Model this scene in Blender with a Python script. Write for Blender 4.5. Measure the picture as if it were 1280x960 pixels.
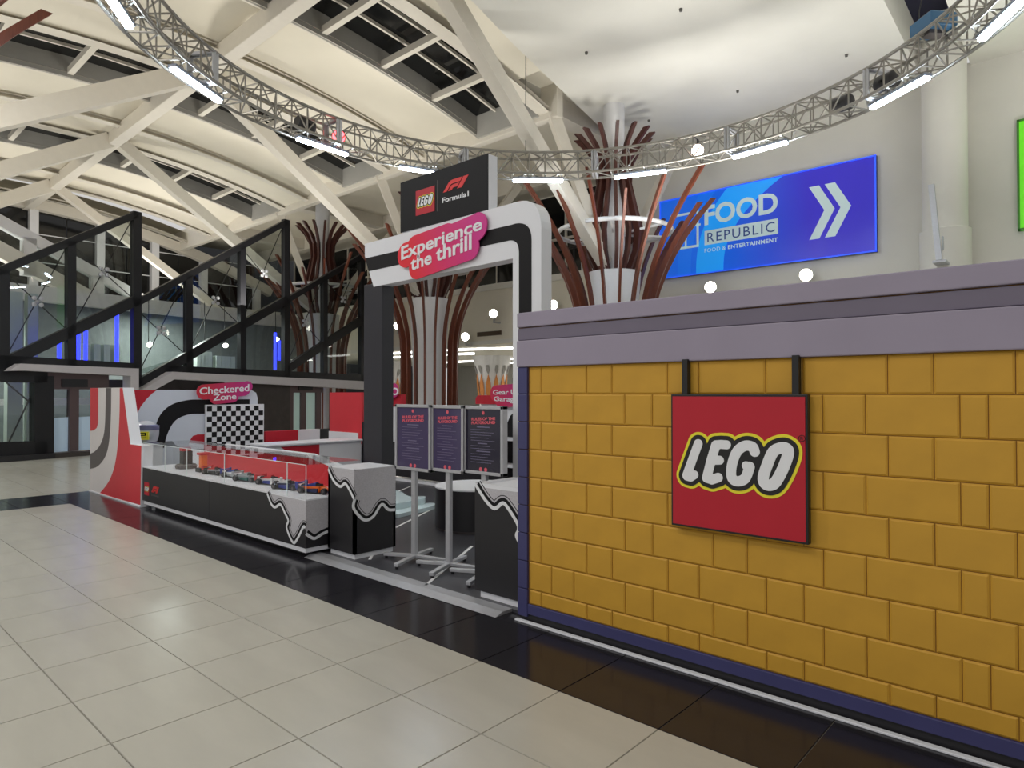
import bpy, bmesh, math, random
import numpy as np
from mathutils import Vector, Matrix
random.seed(7)
for _o in list(bpy.data.objects):
    bpy.data.objects.remove(_o)
S = bpy.context.scene
C = S.collection

# ------------------------------------------------------------------ camera, world, exposure
FPX, CAMH, HORIZ = 825.0, 1.61, 491.0
PITCH = math.atan((HORIZ - 480.0) / FPX)
YAW = math.radians(42.1)                     # optical axis is turned this far from +Y towards -X
cam_d = bpy.data.cameras.new('camera')
cam_d.sensor_width = 36.0
cam_d.lens = FPX / 1280.0 * 36.0
cam_d.clip_end = 200
cam = bpy.data.objects.new('camera', cam_d)
C.objects.link(cam)
cam.location = (0, 0, CAMH)
cam.rotation_euler = (math.pi / 2 + PITCH, 0, YAW)
S.camera = cam
S.view_settings.view_transform = 'Standard'
S.view_settings.look = 'None'
S.view_settings.gamma = 1.0
S.view_settings.use_curve_mapping = False
S.view_settings.exposure = 0.12

world = bpy.data.worlds.new('world')
S.world = world
world.use_nodes = True
world.node_tree.nodes['Background'].inputs[0].default_value = (1.0, 0.985, 0.97, 1)
world.node_tree.nodes['Background'].inputs[1].default_value = 0.56


def area_light(name, loc, rot, size, energy, color=(1, 1, 1), spread=None, shape='DISK'):
    d = bpy.data.lights.new(name, 'AREA')
    d.shape = shape
    d.size = size
    d.energy = energy
    d.color = color
    if spread:
        d.spread = spread
    o = bpy.data.objects.new(name, d)
    o.location = loc
    o.rotation_euler = rot
    C.objects.link(o)
    return o


# added fill lights without fixtures: mid-air uplights for the roof, downlights behind the viewer
UP = (math.pi, 0, 0)
for (x, y, e) in ((-13.1, 10.0, 130), (-19.8, 10.0, 140), (-26.5, 10.0, 135), (-13.1, 2.5, 100), (-20.5, 2.5, 105), (-27.5, 3.5, 110)):
    area_light('roof_flood', (x, y, 4.4), UP, 1.6, e, (1.0, 0.96, 0.88), spread=math.radians(165))
for (x, y, e) in ((-6.5, 12.8, 120), (0.5, 13.3, 150), (-1.0, 5.5, 110)):
    area_light('roof_flood', (x, y, 3.6), UP, 1.6, e, (1.0, 0.98, 0.93), spread=math.radians(125))
for (x, y, e) in ((-9.0, -1.5, 190), (-4.0, -3.0, 150), (-14.5, 0.0, 200), (1.5, -3.0, 80)):
    area_light('walkway_downlight', (x, y, 8.2), (0, 0, 0), 0.9, e, (1.0, 0.97, 0.93))  # unseen overhead lights, added to brighten the walkway and booth front
for (x, y, e) in ((-26.5, 20.5, 130), (-14.0, 21.0, 100), (-20, 28, 200)):
    area_light('shop_downlight', (x, y, 3.3), (0, 0, 0), 1.5, e, (1.0, 0.96, 0.90))  # lights added under the shop ceiling to brighten the shop
area_light('landing_downlight', (-22.6, 8.5, 4.2), (0, 0, 0), 1.0, 160, (.95, 1.0, .97))  # unseen lights added to brighten the inside of the escalator enclosure
area_light('landing_downlight', (-21.4, 2.6, 3.6), (0, 0, 0), 0.8, 90, (.95, 1.0, .97))
area_light('landing_downlight', (-28.5, 10.0, 5.0), (0, 0, 0), 1.2, 300, (1.0, 0.96, 0.9))
area_light('landing_downlight', (-30.0, 10.0, 5.2), UP, 2.0, 90, (1.0, 0.96, 0.9))  # upward fill, added as well

# ------------------------------------------------------------------ pixel to place
cy, sy = math.cos(YAW), math.sin(YAW)
RIGHT = Vector((cy, sy, 0))
FWD0 = Vector((-sy, cy, 0))
FWD = FWD0 * math.cos(PITCH) + Vector((0, 0, 1)) * math.sin(PITCH)
UPV = Vector((0, 0, 1)) * math.cos(PITCH) - FWD0 * math.sin(PITCH)
CAM = Vector((0, 0, CAMH))


def ray(u, v):
    return FWD + RIGHT * ((u - 640) / FPX) + UPV * ((480 - v) / FPX)


def at_Y(u, v, Y):
    d = ray(u, v); return CAM + d * (Y / d.y)


def at_X(u, v, X):
    d = ray(u, v); return CAM + d * (X / d.x)


def at_Z(u, v, Z):
    d = ray(u, v); return CAM + d * ((Z - CAMH) / d.z)


def project(p):
    q = Vector(p) - CAM
    d = q.dot(FWD)
    if d <= 0.05:
        return None
    return (640 + FPX * q.dot(RIGHT) / d, 480 - FPX * q.dot(UPV) / d, d)


class Frame:
    """A drawing plane in the place: origin, right, up, outward normal."""
    def __init__(s, o, ex, ey=(0, 0, 1)):
        s.o = Vector(o); s.ex = Vector(ex).normalized(); s.ey = Vector(ey).normalized(); s.en = s.ex.cross(s.ey)

    def w(s, x, y, z=0.0):
        return s.o + s.ex * x + s.ey * y + s.en * z

    def px(s, u, v):
        d = ray(u, v)
        t = (s.o - CAM).dot(s.en) / d.dot(s.en)
        q = CAM + d * t - s.o
        return (q.dot(s.ex), q.dot(s.ey))

    def pxs(s, pts):
        return [s.px(*p) for p in pts]


# ------------------------------------------------------------------ materials
MATS = {}


def mat(name, col, rough=0.5, metal=0.0, var=0.0, scale=6.0, bump=0.0, emit=None, estr=0.0, spec=0.5, stretch=None, detail=4.0):
    if name in MATS:
        return MATS[name]
    m = bpy.data.materials.new(name)
    m.use_nodes = True
    nt = m.node_tree
    b = nt.nodes['Principled BSDF']
    b.inputs['Base Color'].default_value = (*col, 1)
    b.inputs['Roughness'].default_value = rough
    b.inputs['Metallic'].default_value = metal
    b.inputs['Specular IOR Level'].default_value = spec
    tc = nt.nodes.new('ShaderNodeTexCoord')
    mp = nt.nodes.new('ShaderNodeMapping')
    if stretch:
        mp.inputs['Scale'].default_value = stretch
    nt.links.new(tc.outputs['Object'], mp.inputs['Vector'])
    nz = nt.nodes.new('ShaderNodeTexNoise')
    nz.inputs['Scale'].default_value = scale
    nz.inputs['Detail'].default_value = detail
    nt.links.new(mp.outputs['Vector'], nz.inputs['Vector'])
    rp = nt.nodes.new('ShaderNodeValToRGB')
    v = max(var, 0.01)
    rp.color_ramp.elements[0].position = 0.3
    rp.color_ramp.elements[1].position = 0.7
    rp.color_ramp.elements[0].color = (*[max(0, c * (1 - v)) for c in col], 1)
    rp.color_ramp.elements[1].color = (*[min(1, c * (1 + v)) for c in col], 1)
    nt.links.new(nz.outputs['Fac'], rp.inputs['Fac'])
    nt.links.new(rp.outputs['Color'], b.inputs['Base Color'])
    if bump > 0:
        bp = nt.nodes.new('ShaderNodeBump')
        bp.inputs['Strength'].default_value = bump
        bp.inputs['Distance'].default_value = 0.01
        nt.links.new(nz.outputs['Fac'], bp.inputs['Height'])
        nt.links.new(bp.outputs['Normal'], b.inputs['Normal'])
    if emit:
        b.inputs['Emission Color'].default_value = (*emit, 1)
        b.inputs['Emission Strength'].default_value = estr
    MATS[name] = m
    return m


def srgb(r, g, b):
    f = lambda c: (c / 255 / 12.92) if c / 255 <= 0.04045 else ((c / 255 + 0.055) / 1.055) ** 2.4
    return (f(r), f(g), f(b))


def glass(name, tint, refl=0.08, rough=0.0):
    if name in MATS:
        return MATS[name]
    m = bpy.data.materials.new(name)
    m.use_nodes = True
    nt = m.node_tree
    nt.nodes.clear()
    out = nt.nodes.new('ShaderNodeOutputMaterial')
    tr = nt.nodes.new('ShaderNodeBsdfTransparent'); tr.inputs[0].default_value = (*tint, 1)
    gl = nt.nodes.new('ShaderNodeBsdfGlossy'); gl.inputs['Roughness'].default_value = rough
    mx = nt.nodes.new('ShaderNodeMixShader')
    fr = nt.nodes.new('ShaderNodeLayerWeight'); fr.inputs[0].default_value = 0.5
    pw = nt.nodes.new('ShaderNodeMath'); pw.operation = 'POWER'; pw.inputs[1].default_value = 5.0
    nt.links.new(fr.outputs['Facing'], pw.inputs[0])
    ml = nt.nodes.new('ShaderNodeMath'); ml.operation = 'MULTIPLY_ADD'
    ml.inputs[1].default_value = 0.6; ml.inputs[2].default_value = refl
    nt.links.new(pw.outputs[0], ml.inputs[0])
    nt.links.new(ml.outputs[0], mx.inputs[0])
    nt.links.new(tr.outputs[0], mx.inputs[1])
    nt.links.new(gl.outputs[0], mx.inputs[2])
    nt.links.new(mx.outputs[0], out.inputs[0])
    MATS[name] = m
    return m


def gradient(name, c0, c1, p0, p1, rough=0.4, emit=0.0):
    """Print that fades from c0 to c1 between two points of the object's own space."""
    m = bpy.data.materials.new(name)
    m.use_nodes = True
    nt = m.node_tree
    b = nt.nodes['Principled BSDF']
    tc = nt.nodes.new('ShaderNodeTexCoord')
    d = Vector(p1) - Vector(p0)
    dot = nt.nodes.new('ShaderNodeVectorMath'); dot.operation = 'DOT_PRODUCT'
    sub = nt.nodes.new('ShaderNodeVectorMath'); sub.operation = 'SUBTRACT'
    sub.inputs[1].default_value = p0
    nt.links.new(tc.outputs['Object'], sub.inputs[0])
    nt.links.new(sub.outputs[0], dot.inputs[0])
    dot.inputs[1].default_value = d / d.length_squared
    rp = nt.nodes.new('ShaderNodeValToRGB')
    rp.color_ramp.elements[0].color = (*c0, 1)
    rp.color_ramp.elements[1].color = (*c1, 1)
    nt.links.new(dot.outputs['Value'], rp.inputs[0])
    nt.links.new(rp.outputs[0], b.inputs['Base Color'])
    b.inputs['Roughness'].default_value = rough
    if emit:
        nt.links.new(rp.outputs[0], b.inputs['Emission Color'])
        b.inputs['Emission Strength'].default_value = emit
    return m


M_white = mat('white_paint', srgb(226, 226, 228), 0.55, var=0.015)
M_gloss_white = mat('white_laminate', srgb(228, 230, 236), 0.35, var=0.01)
M_black = mat('black_laminate', srgb(30, 29, 33), 0.45, var=0.05)
M_black_sat = mat('black_print', srgb(20, 19, 22), 0.6, var=0.04, spec=0.25)
M_black_metal = mat('black_metal', srgb(24, 24, 28), 0.45, metal=0.2, var=0.05)
M_red = mat('red_print', srgb(206, 32, 44), 0.5, var=0.03)
M_greyprint = mat('charcoal_print', srgb(92, 86, 86), 0.55, var=0.03)
M_alu = mat('aluminium', srgb(190, 191, 196), 0.4, metal=0.5, var=0.04, scale=20)
M_steel = mat('truss_aluminium', srgb(158, 154, 146), 0.42, metal=0.6, var=0.04, scale=15)
M_plaster = mat('white_plaster', srgb(226, 224, 216), 0.85, var=0.025, scale=1.2, bump=0.02)
M_cream = mat('cream_plaster', srgb(228, 222, 206), 0.85, var=0.03, scale=0.8, bump=0.02)
M_roofsteel = mat('white_roof_steel', srgb(222, 216, 204), 0.6, var=0.02)
M_reveal = mat('grey_reveal', srgb(176, 174, 168), 0.8, var=0.04, scale=2)
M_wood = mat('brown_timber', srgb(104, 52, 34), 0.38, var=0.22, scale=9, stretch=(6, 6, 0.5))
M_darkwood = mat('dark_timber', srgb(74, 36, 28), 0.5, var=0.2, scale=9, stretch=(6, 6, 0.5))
M_nightglass = mat('night_glass', srgb(22, 23, 24), 0.08, var=0.1, scale=0.6)
M_led = mat('led_tube', (1, 1, 1), 0.4, emit=(0.74, 0.87, 1.0), estr=55)
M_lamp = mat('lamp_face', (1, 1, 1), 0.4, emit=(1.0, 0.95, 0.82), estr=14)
M_clear = glass('clear_acrylic', (0.985, 0.99, 0.99), 0.02)
M_balu = glass('balustrade_glass', (0.83, 0.86, 0.85), 0.035)
M_doorglass = glass('door_glass', (0.7, 0.74, 0.76), 0.06)

# ------------------------------------------------------------------ mesh building
class MB:
    def __init__(s):
        s.v = []; s.f = []

    def add(s, vs, fs):
        n = len(s.v)
        s.v += [tuple(p) for p in vs]
        s.f += [tuple(i + n for i in f) for f in fs]
        return s

    def box(s, a, b):
        x0, y0, z0 = [min(a[i], b[i]) for i in range(3)]
        x1, y1, z1 = [max(a[i], b[i]) for i in range(3)]
        return s.add([(x0, y0, z0), (x1, y0, z0), (x1, y1, z0), (x0, y1, z0), (x0, y0, z1), (x1, y0, z1), (x1, y1, z1), (x0, y1, z1)],
                     [(0, 3, 2, 1), (4, 5, 6, 7), (0, 1, 5, 4), (1, 2, 6, 5), (2, 3, 7, 6), (3, 0, 4, 7)])

    def prism(s, fr, pts, z0, z1):
        """Polygon pts (anticlockwise or not) in frame fr, from depth z0 to z1."""
        a = sum(pts[i][0] * pts[(i + 1) % len(pts)][1] - pts[(i + 1) % len(pts)][0] * pts[i][1] for i in range(len(pts)))
        if a < 0:
            pts = pts[::-1]
        if z1 < z0:
            z0, z1 = z1, z0
        n = len(pts)
        vs = [fr.w(x, y, z0) for x, y in pts] + [fr.w(x, y, z1) for x, y in pts]
        fs = [tuple(range(n))[::-1], tuple(range(n, 2 * n))] + [(i, (i + 1) % n, n + (i + 1) % n, n + i) for i in range(n)]
        return s.add(vs, fs)

    def rect(s, fr, x0, y0, x1, y1, z0, z1):
        return s.prism(fr, [(x0, y0), (x1, y0), (x1, y1), (x0, y1)], z0, z1)

    def beam(s, p, q, w0, h0, w1=None, h1=None, up=(0, 0, 1)):
        p = Vector(p); q = Vector(q)
        w1 = w0 if w1 is None else w1; h1 = h0 if h1 is None else h1
        d = (q - p).normalized(); up = Vector(up)
        if abs(d.dot(up)) > 0.98:
            up = Vector((0, 1, 0))
        sx = d.cross(up).normalized(); sz = sx.cross(d)
        vs = []
        for c, w, h in ((p, w0, h0), (q, w1, h1)):
            for a, b in ((-1, -1), (1, -1), (1, 1), (-1, 1)):
                vs.append(c + sx * (a * w / 2) + sz * (b * h / 2))
        return s.add(vs, [(0, 1, 2, 3), (7, 6, 5, 4), (0, 4, 5, 1), (1, 5, 6, 2), (2, 6, 7, 3), (3, 7, 4, 0)])

    def tube(s, pts, r, n=6, cyc=False):
        pts = [Vector(p) for p in pts]
        m = len(pts)
        vs = []
        prev = None
        for i, p in enumerate(pts):
            a = pts[(i - 1) % m] if (cyc or i > 0) else p
            b = pts[(i + 1) % m] if (cyc or i < m - 1) else p
            d = (b - a).normalized()
            up = Vector((0, 0, 1)) if abs(d.z) < 0.95 else Vector((0, 1, 0))
            sx = d.cross(up).normalized(); sz = sx.cross(d)
            for k in range(n):
                t = 2 * math.pi * k / n
                vs.append(p + sx * (r * math.cos(t)) + sz * (r * math.sin(t)))
        fs = []
        for i in range(m if cyc else m - 1):
            j = (i + 1) % m
            for k in range(n):
                fs.append((i * n + k, i * n + (k + 1) % n, j * n + (k + 1) % n, j * n + k))
        if not cyc:
            fs += [tuple(range(n))[::-1], tuple(range((m - 1) * n, m * n))]
        return s.add(vs, fs)

    def lathe(s, prof, n=32, c=(0, 0, 0), axis=None):
        """prof: (r, h) list; about +Z at c, or about axis."""
        c = Vector(c)
        az = Vector(axis).normalized() if axis else Vector((0, 0, 1))
        ax = az.orthogonal().normalized() if axis else Vector((1, 0, 0))
        ay = az.cross(ax)
        vs = []
        for r, h in prof:
            for k in range(n):
                t = 2 * math.pi * k / n
                vs.append(c + az * h + ax * (r * math.cos(t)) + ay * (r * math.sin(t)))
        fs = []
        for i in range(len(prof) - 1):
            for k in range(n):
                fs.append((i * n + k, i * n + (k + 1) % n, (i + 1) * n + (k + 1) % n, (i + 1) * n + k))
        if prof[0][0] > 1e-5:
            fs.append(tuple(range(n))[::-1])
        if prof[-1][0] > 1e-5:
            fs.append(tuple(range((len(prof) - 1) * n, len(prof) * n)))
        return s.add(vs, fs)

    def mesh2d(s, data, fr, z0=0.0):
        """data: (verts, faces) drawn in xy with depth z."""
        vs, fs = data
        return s.add([fr.w(x, y, z + z0) for x, y, z in vs], fs)

    def build(s, name, m, parent=None, bevel=0.0, smooth=False, base=None):
        base = Vector(base) if base is not None else (Vector(parent['_b']) if parent is not None else Vector((0, 0, 0)))
        me = bpy.data.meshes.new(name)
        me.from_pydata([tuple(Vector(p) - base) for p in s.v], [], s.f)
        me.materials.append(m)
        if smooth:
            me.shade_smooth() if hasattr(me, 'shade_smooth') else None
        o = bpy.data.objects.new(name, me)
        C.objects.link(o)
        if parent is not None:
            o.parent = parent
            o['_b'] = tuple(base)
        else:
            o.location = base
            o['_b'] = tuple(base)
        if bevel:
            md = o.modifiers.new('bevel', 'BEVEL')
            md.width = bevel; md.segments = 2; md.limit_method = 'ANGLE'
        if smooth:
            md = o.modifiers.new('edge', 'EDGE_SPLIT'); md.split_angle = math.radians(40)
        return o


def thing(name, label, cat, base=(0, 0, 0), group=None):
    o = bpy.data.objects.new(name, None)
    o.empty_display_size = 0.1
    C.objects.link(o)
    o.location = base
    o['_b'] = tuple(base)
    o['label'] = label; o['category'] = cat
    if group:
        o['group'] = group
    return o


def tag(o, label, cat, group=None):
    o['label'] = label; o['category'] = cat
    if group:
        o['group'] = group
    return o


def struct(o, label=None, cat=None):
    o['kind'] = 'structure'
    if label:
        o['label'] = label
    if cat:
        o['category'] = cat
    return o


def copy_tree(o, parent=None, delta=(0, 0, 0)):
    c = o.copy(); C.objects.link(c); c.parent = parent
    if parent is None:
        c.location = Vector(o.location) + Vector(delta)
        c['_b'] = tuple(c.location)
    for ch in [k for k in CHILDREN(o)]:
        copy_tree(ch, c)
    return c


def CHILDREN(o):
    return [k for k in bpy.data.objects if k.parent == o]


def mesh_of(obj):
    dg = bpy.context.evaluated_depsgraph_get()
    me = bpy.data.meshes.new_from_object(obj.evaluated_get(dg))
    vs = [tuple(v.co) for v in me.vertices]
    fs = [tuple(p.vertices) for p in me.polygons]
    bpy.data.meshes.remove(me)
    return vs, fs


def text2d(string, x0, y0, x1, y1, depth=0.004, bold=0.0, shear=0.0, rot=0.0, space=1.0):
    """Lettering fitted into a rectangle, returned as raw mesh data."""
    cu = bpy.data.curves.new('lettering', 'FONT')
    cu.body = string
    cu.size = 1.0; cu.offset = bold; cu.extrude = 0.5; cu.shear = shear; cu.resolution_u = 3
    cu.align_x = 'LEFT'; cu.space_character = space
    o = bpy.data.objects.new('lettering', cu)
    C.objects.link(o)
    bpy.context.view_layer.update()
    vs, fs = mesh_of(o)
    bpy.data.objects.remove(o); bpy.data.curves.remove(cu)
    a = np.array(vs)
    mn, mx = a.min(0), a.max(0)
    a[:, 0] = x0 + (a[:, 0] - mn[0]) / (mx[0] - mn[0]) * (x1 - x0)
    a[:, 1] = y0 + (a[:, 1] - mn[1]) / (mx[1] - mn[1]) * (y1 - y0)
    a[:, 2] = np.where(a[:, 2] > 0, depth, 0.0)
    if rot:
        c, s_ = math.cos(rot), math.sin(rot)
        x, y = a[:, 0] - x0, a[:, 1] - y0
        a[:, 0] = x0 + c * x - s_ * y; a[:, 1] = y0 + s_ * x + c * y
    return [tuple(p) for p in a], fs


def loops_mesh(loops, depth):
    """Flat shape with holes, extruded."""
    cu = bpy.data.curves.new('outline', 'CURVE')
    cu.dimensions = '2D'; cu.fill_mode = 'BOTH'; cu.extrude = 0.5
    for lp in loops:
        sp = cu.splines.new('POLY')
        sp.points.add(len(lp) - 1)
        for p, (x, y) in zip(sp.points, lp):
            p.co = (x, y, 0, 1)
        sp.use_cyclic_u = True
    o = bpy.data.objects.new('outline', cu)
    C.objects.link(o)
    bpy.context.view_layer.update()
    vs, fs = mesh_of(o)
    bpy.data.objects.remove(o); bpy.data.curves.remove(cu)
    return [(x, y, depth if z > 0 else 0.0) for x, y, z in vs], fs


def contour(field, xs, ys):
    """Marching squares: closed loops where field == 0 (inside < 0)."""
    segs = {}
    ny, nx = field.shape
    pts = {}

    def ip(i, j, k, l):
        a, b = field[j, i], field[l, k]
        t = a / (a - b)
        return (xs[i] + t * (xs[k] - xs[i]), ys[j] + t * (ys[l] - ys[j]))
    nxt = {}
    for j in range(ny - 1):
        row0 = field[j] < 0; row1 = field[j + 1] < 0
        act = np.nonzero((row0[:-1] != row0[1:]) | (row1[:-1] != row1[1:]) | (row0[:-1] != row1[:-1]))[0]
        for i in act:
            c = (row0[i], row0[i + 1], row1[i + 1], row1[i])
            e = [('h', i, j), ('v', i + 1, j), ('h', i, j + 1), ('v', i, j)]
            cr = [k for k in range(4) if c[k] != c[(k + 1) % 4]]
            pos = {('h', i, j): (i, j, i + 1, j), ('v', i + 1, j): (i + 1, j, i + 1, j + 1), ('h', i, j + 1): (i, j + 1, i + 1, j + 1), ('v', i, j): (i, j, i, j + 1)}
            for k in cr:
                if e[k] not in pts:
                    pts[e[k]] = ip(*pos[e[k]])
            # walk with the inside on the left
            ent = [k for k in cr if c[k] and not c[(k + 1) % 4]]
            ext = [k for k in cr if not c[k] and c[(k + 1) % 4]]
            if len(ent) == 1:
                nxt[e[ent[0]]] = e[ext[0]]
            else:
                for k in ent:
                    nxt[e[k]] = e[(k - 1) % 4]
    loops = []
    while nxt:
        st, cur = next(iter(nxt.items()))
        lp = [pts[st]]
        del nxt[st]
        while cur != st and cur in nxt:
            lp.append(pts[cur])
            n = nxt[cur]; del nxt[cur]; cur = n
        if len(lp) > 5:
            loops.append(lp)
    return loops


def stroke_field(strokes, X, Y):
    d = np.full(X.shape, 1e9)
    for r, pl in strokes:
        for (ax, ay), (bx, by) in zip(pl[:-1], pl[1:]):
            vx, vy = bx - ax, by - ay
            L = vx * vx + vy * vy
            t = np.clip(((X - ax) * vx + (Y - ay) * vy) / max(L, 1e-12), 0, 1)
            d = np.minimum(d, np.hypot(X - ax - t * vx, Y - ay - t * vy) - r)
    return d


def smooth_line(pts, n=6):
    out = []
    P = [pts[0]] + list(pts) + [pts[-1]]
    for i in range(1, len(P) - 2):
        p0, p1, p2, p3 = [np.array(q, float) for q in P[i - 1:i + 3]]
        for k in range(n):
            t = k / n
            q = 0.5 * (2 * p1 + (p2 - p0) * t + (2 * p0 - 5 * p1 + 4 * p2 - p3) * t * t + (3 * p1 - p0 - 3 * p2 + p3) * t ** 3)
            out.append((q[0], q[1]))
    out.append(tuple(pts[-1]))
    return out


def shape_from(strokes, grow, bounds, res):
    x0, y0, x1, y1 = bounds
    xs = np.arange(x0, x1, res); ys = np.arange(y0, y1, res)
    X, Y = np.meshgrid(xs, ys)
    return contour(stroke_field(strokes, X, Y) - grow, xs, ys)


# ---- the red square logo's fat lettering, in a unit square
def _lz(px, py):
    t = (px - 45) / 780.0
    return (t + 0.144 * t * (1 - t), 1 - (py - 60) / (745 + 105 * t))


LG = []
for r, pl in (
        (0.036, [(205, 342), (172, 430), (138, 522)]), (0.034, [(138, 526), (160, 532), (182, 517)]),
        (0.037, [(305, 350), (278, 435), (252, 535)]), (0.034, [(305, 347), (335, 345), (366, 347)]), (0.034, [(285, 435), (326, 434)]), (0.036, [(252, 535), (280, 545), (318, 532)]),
        (0.038, smooth_line([(525, 385), (512, 358), (470, 352), (425, 385), (396, 460), (394, 530), (425, 552), (470, 535), (496, 470)])), (0.033, [(496, 468), (476, 464)]),
        (0.040, smooth_line([(672, 363), (630, 385), (595, 460), (572, 535), (590, 570), (632, 565), (670, 510), (705, 430), (716, 380), (695, 362), (672, 363)]))):
    LG.append((r, [_lz(*p) for p in pl]))
LG_WHITE = shape_from(LG, -0.002, (0, 0.2, 1, 0.8), 0.006)
LG_BLACK = shape_from(LG, 0.029, (0, 0.2, 1, 0.8), 0.006)
LG_YELLOW = shape_from(LG, 0.050, (0, 0.2, 1, 0.8), 0.006)
LG_BLACK = [max(LG_BLACK, key=len)]; LG_YELLOW = [max(LG_YELLOW, key=len)]
M_lred = mat('logo_red', srgb(184, 16, 40), 0.5, var=0.02)
M_lyel = mat('logo_yellow', srgb(238, 226, 50), 0.45, var=0.02)
M_lblk = mat('logo_black', srgb(20, 20, 22), 0.45, var=0.02)
M_lwhi = mat('logo_white', srgb(232, 234, 238), 0.45, var=0.01)


def brick_logo(fr, x, y, size, parent, z=0.0, step=0.002):
    for nm, lp, m, k in (('logo_yellow_border', LG_YELLOW, M_lyel, 0), ('logo_black_border', LG_BLACK, M_lblk, 1), ('logo_lettering', LG_WHITE, M_lwhi, 2)):
        d = loops_mesh([[(x + a * size, y + b * size) for a, b in l] for l in lp], step * (k + 1))
        MB().mesh2d(d, fr, z).build(nm, m, parent)


F1P = [[(0, 0), (.62, 0), (1.15, .5), (1.35, .6), (1.6, .63), (2.75, .63), (3.1, 1), (1.6, 1), (1.2, .95), (.92, .82)],
       [(.8, 0), (1.4, 0), (1.62, .2), (1.75, .22), (2.3, .22), (2.62, .53), (1.65, .53), (1.35, .48)],
       [(2.25, 0), (3.0, 0), (4.05, 1), (3.25, 1)]]


def race_logo(fr, x, y, w, h, parent, z, m):
    b = MB()
    for p in F1P:
        b.mesh2d(loops_mesh([[(x + a / 4.05 * w, y + c * h) for a, c in p]], 0.003), fr, z)
    b.build('racing_emblem', m, parent)

# ================================================================== FLOOR
M_grout = mat('grey_grout', srgb(120, 116, 108), 0.8, var=0.05)
M_tile = mat('beige_porcelain', srgb(182, 180, 170), 0.25, var=0.05, scale=2.2, stretch=(0.6, 2.2, 1), spec=0.45)
M_tileblack = mat('black_porcelain', srgb(36, 35, 40), 0.17, var=0.10, scale=3.0, spec=0.35)
TS = 0.6
XJ0, YJ0 = -2.813, 2.83
floor = struct(MB().box((-40, -9, -0.2), (14, 34, -0.006)).build('floor', M_grout), 'beige and black tiled hall floor')
floor['_b'] = (0, 0, 0)


def tile_mesh(m):
    g = 0.0025; c = 0.0015
    b = MB()
    h = TS / 2 - g
    vs = [(-h, -h, -.006), (h, -h, -.006), (h, h, -.006), (-h, h, -.006)] + [(a * (h - c), d * (h - c), 0) for a, d in ((-1, -1), (1, -1), (1, 1), (-1, 1))]
    me = bpy.data.meshes.new('tile')
    me.from_pydata(vs, [], [(4, 5, 6, 7), (0, 1, 5, 4), (1, 2, 6, 5), (2, 3, 7, 6), (3, 0, 4, 7)])
    me.materials.append(m)
    return me, vs


TM_B, tvs = tile_mesh(M_tile)
TM_K, _ = tile_mesh(M_tileblack)
vis, rest = [], []
for n in range(-62, 28):
    for k in range(-19, 52):
        x, y = XJ0 + (n + .5) * TS, YJ0 + (k + .5) * TS
        blk = (x > -12.41 and 2.83 < y < 4.03) or (-12.41 < x < -11.21 and y < 4.03)
        if -12.0 < x < 1.0 and 4.1 < y < 7.3:
            continue
        pr = project((x, y, 0))
        area = 0
        if pr and -30 < pr[0] < 1310 and 0 < pr[1] < 1010:
            hid = (x > -12 and y > 3.7)
            area = 0 if hid else 1.0 / pr[2] ** 3
        (vis if area else rest).append((area, x, y, blk))
vis.sort(reverse=True)
rest += vis[290:]
for a, x, y, blk in vis[:290]:
    t = bpy.data.objects.new('tile', TM_K if blk else TM_B)
    C.objects.link(t); t.parent = floor; t.location = (x, y, 0)
    t.rotation_euler.z = random.choice((0, math.pi))
for flag, nm, m in ((False, 'far_beige_tiles', M_tile), (True, 'far_black_tiles', M_tileblack)):
    b = MB()
    for a, x, y, blk in rest:
        if blk == flag:
            b.add([(vx + x, vy + y, vz) for vx, vy, vz in tvs], [(4, 5, 6, 7), (0, 1, 5, 4), (1, 2, 6, 5), (2, 3, 7, 6), (3, 0, 4, 7)])
    o = b.build(nm, m, floor); o['kind'] = 'stuff'

# ================================================================== ROOF
def vz(y):
    return 9.78 - 0.0185 * (y - 6.0) ** 2


YA, YB = 13.1, 6.9
YS = [-6 + i * (YA + 6) / 30 for i in range(31)]


def sweep(b, x0, x1, dz=0.0, lift=0.0, nx=1, thick=0.12, zmin=0.0, ymax=99):
    """A strip of roof lining between x0 and x1 that follows the arch."""
    base = len(b.v)
    cols = nx + 1
    vs = []
    ysl = [y for y in YS if y <= ymax]
    for y in ysl:
        for i in range(cols):
            t = i / nx
            vs.append((x0 + (x1 - x0) * t, y, max(vz(y), zmin) + dz + lift * math.sin(math.pi * t)))
    fs = []
    for j in range(len(ysl) - 1):
        for i in range(nx):
            a = j * cols + i
            fs.append((a, a + cols, a + cols + 1, a + 1))
    b.add(vs, fs)
    b.add([(x, y, z + thick + lift) for x, y, z in vs], [f[::-1] for f in fs])


ceiling = bpy.data.objects.new('ceiling', None)
C.objects.link(ceiling)
struct(ceiling, 'arched cream roof lining with ribs and skylight slots')
ceiling['_b'] = (0, 0, 0)
TX = [-9.45, -16.7, -23.2, -29.9]
b = MB(); sweep(b, -10.8, -6.0, ymax=11.9); b.build('roof_panel', M_cream, ceiling)
for k in range(4):
    o = -6.55 * k
    b = MB(); sweep(b, -15.4 + o, -13.0 + o, 0.0, 0.25, 8); b.build('roof_panel', M_cream, ceiling, smooth=True)
    b = MB(); sweep(b, -17.35 + o, -15.4 + o, -0.06); b.build('roof_panel', M_cream, ceiling)
    b = MB(); sweep(b, -15.6 + o, -15.3 + o, -0.16); b.build('roof_rib', M_roofsteel, ceiling)
    b = MB(); sweep(b, -13.12 + o, -12.98 + o, -0.12); b.build('roof_rib', M_roofsteel, ceiling)
    b = MB(); sweep(b, -10.82 + o, -10.45 + o, -0.14); b.build('roof_rib', M_roofsteel, ceiling)
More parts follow.
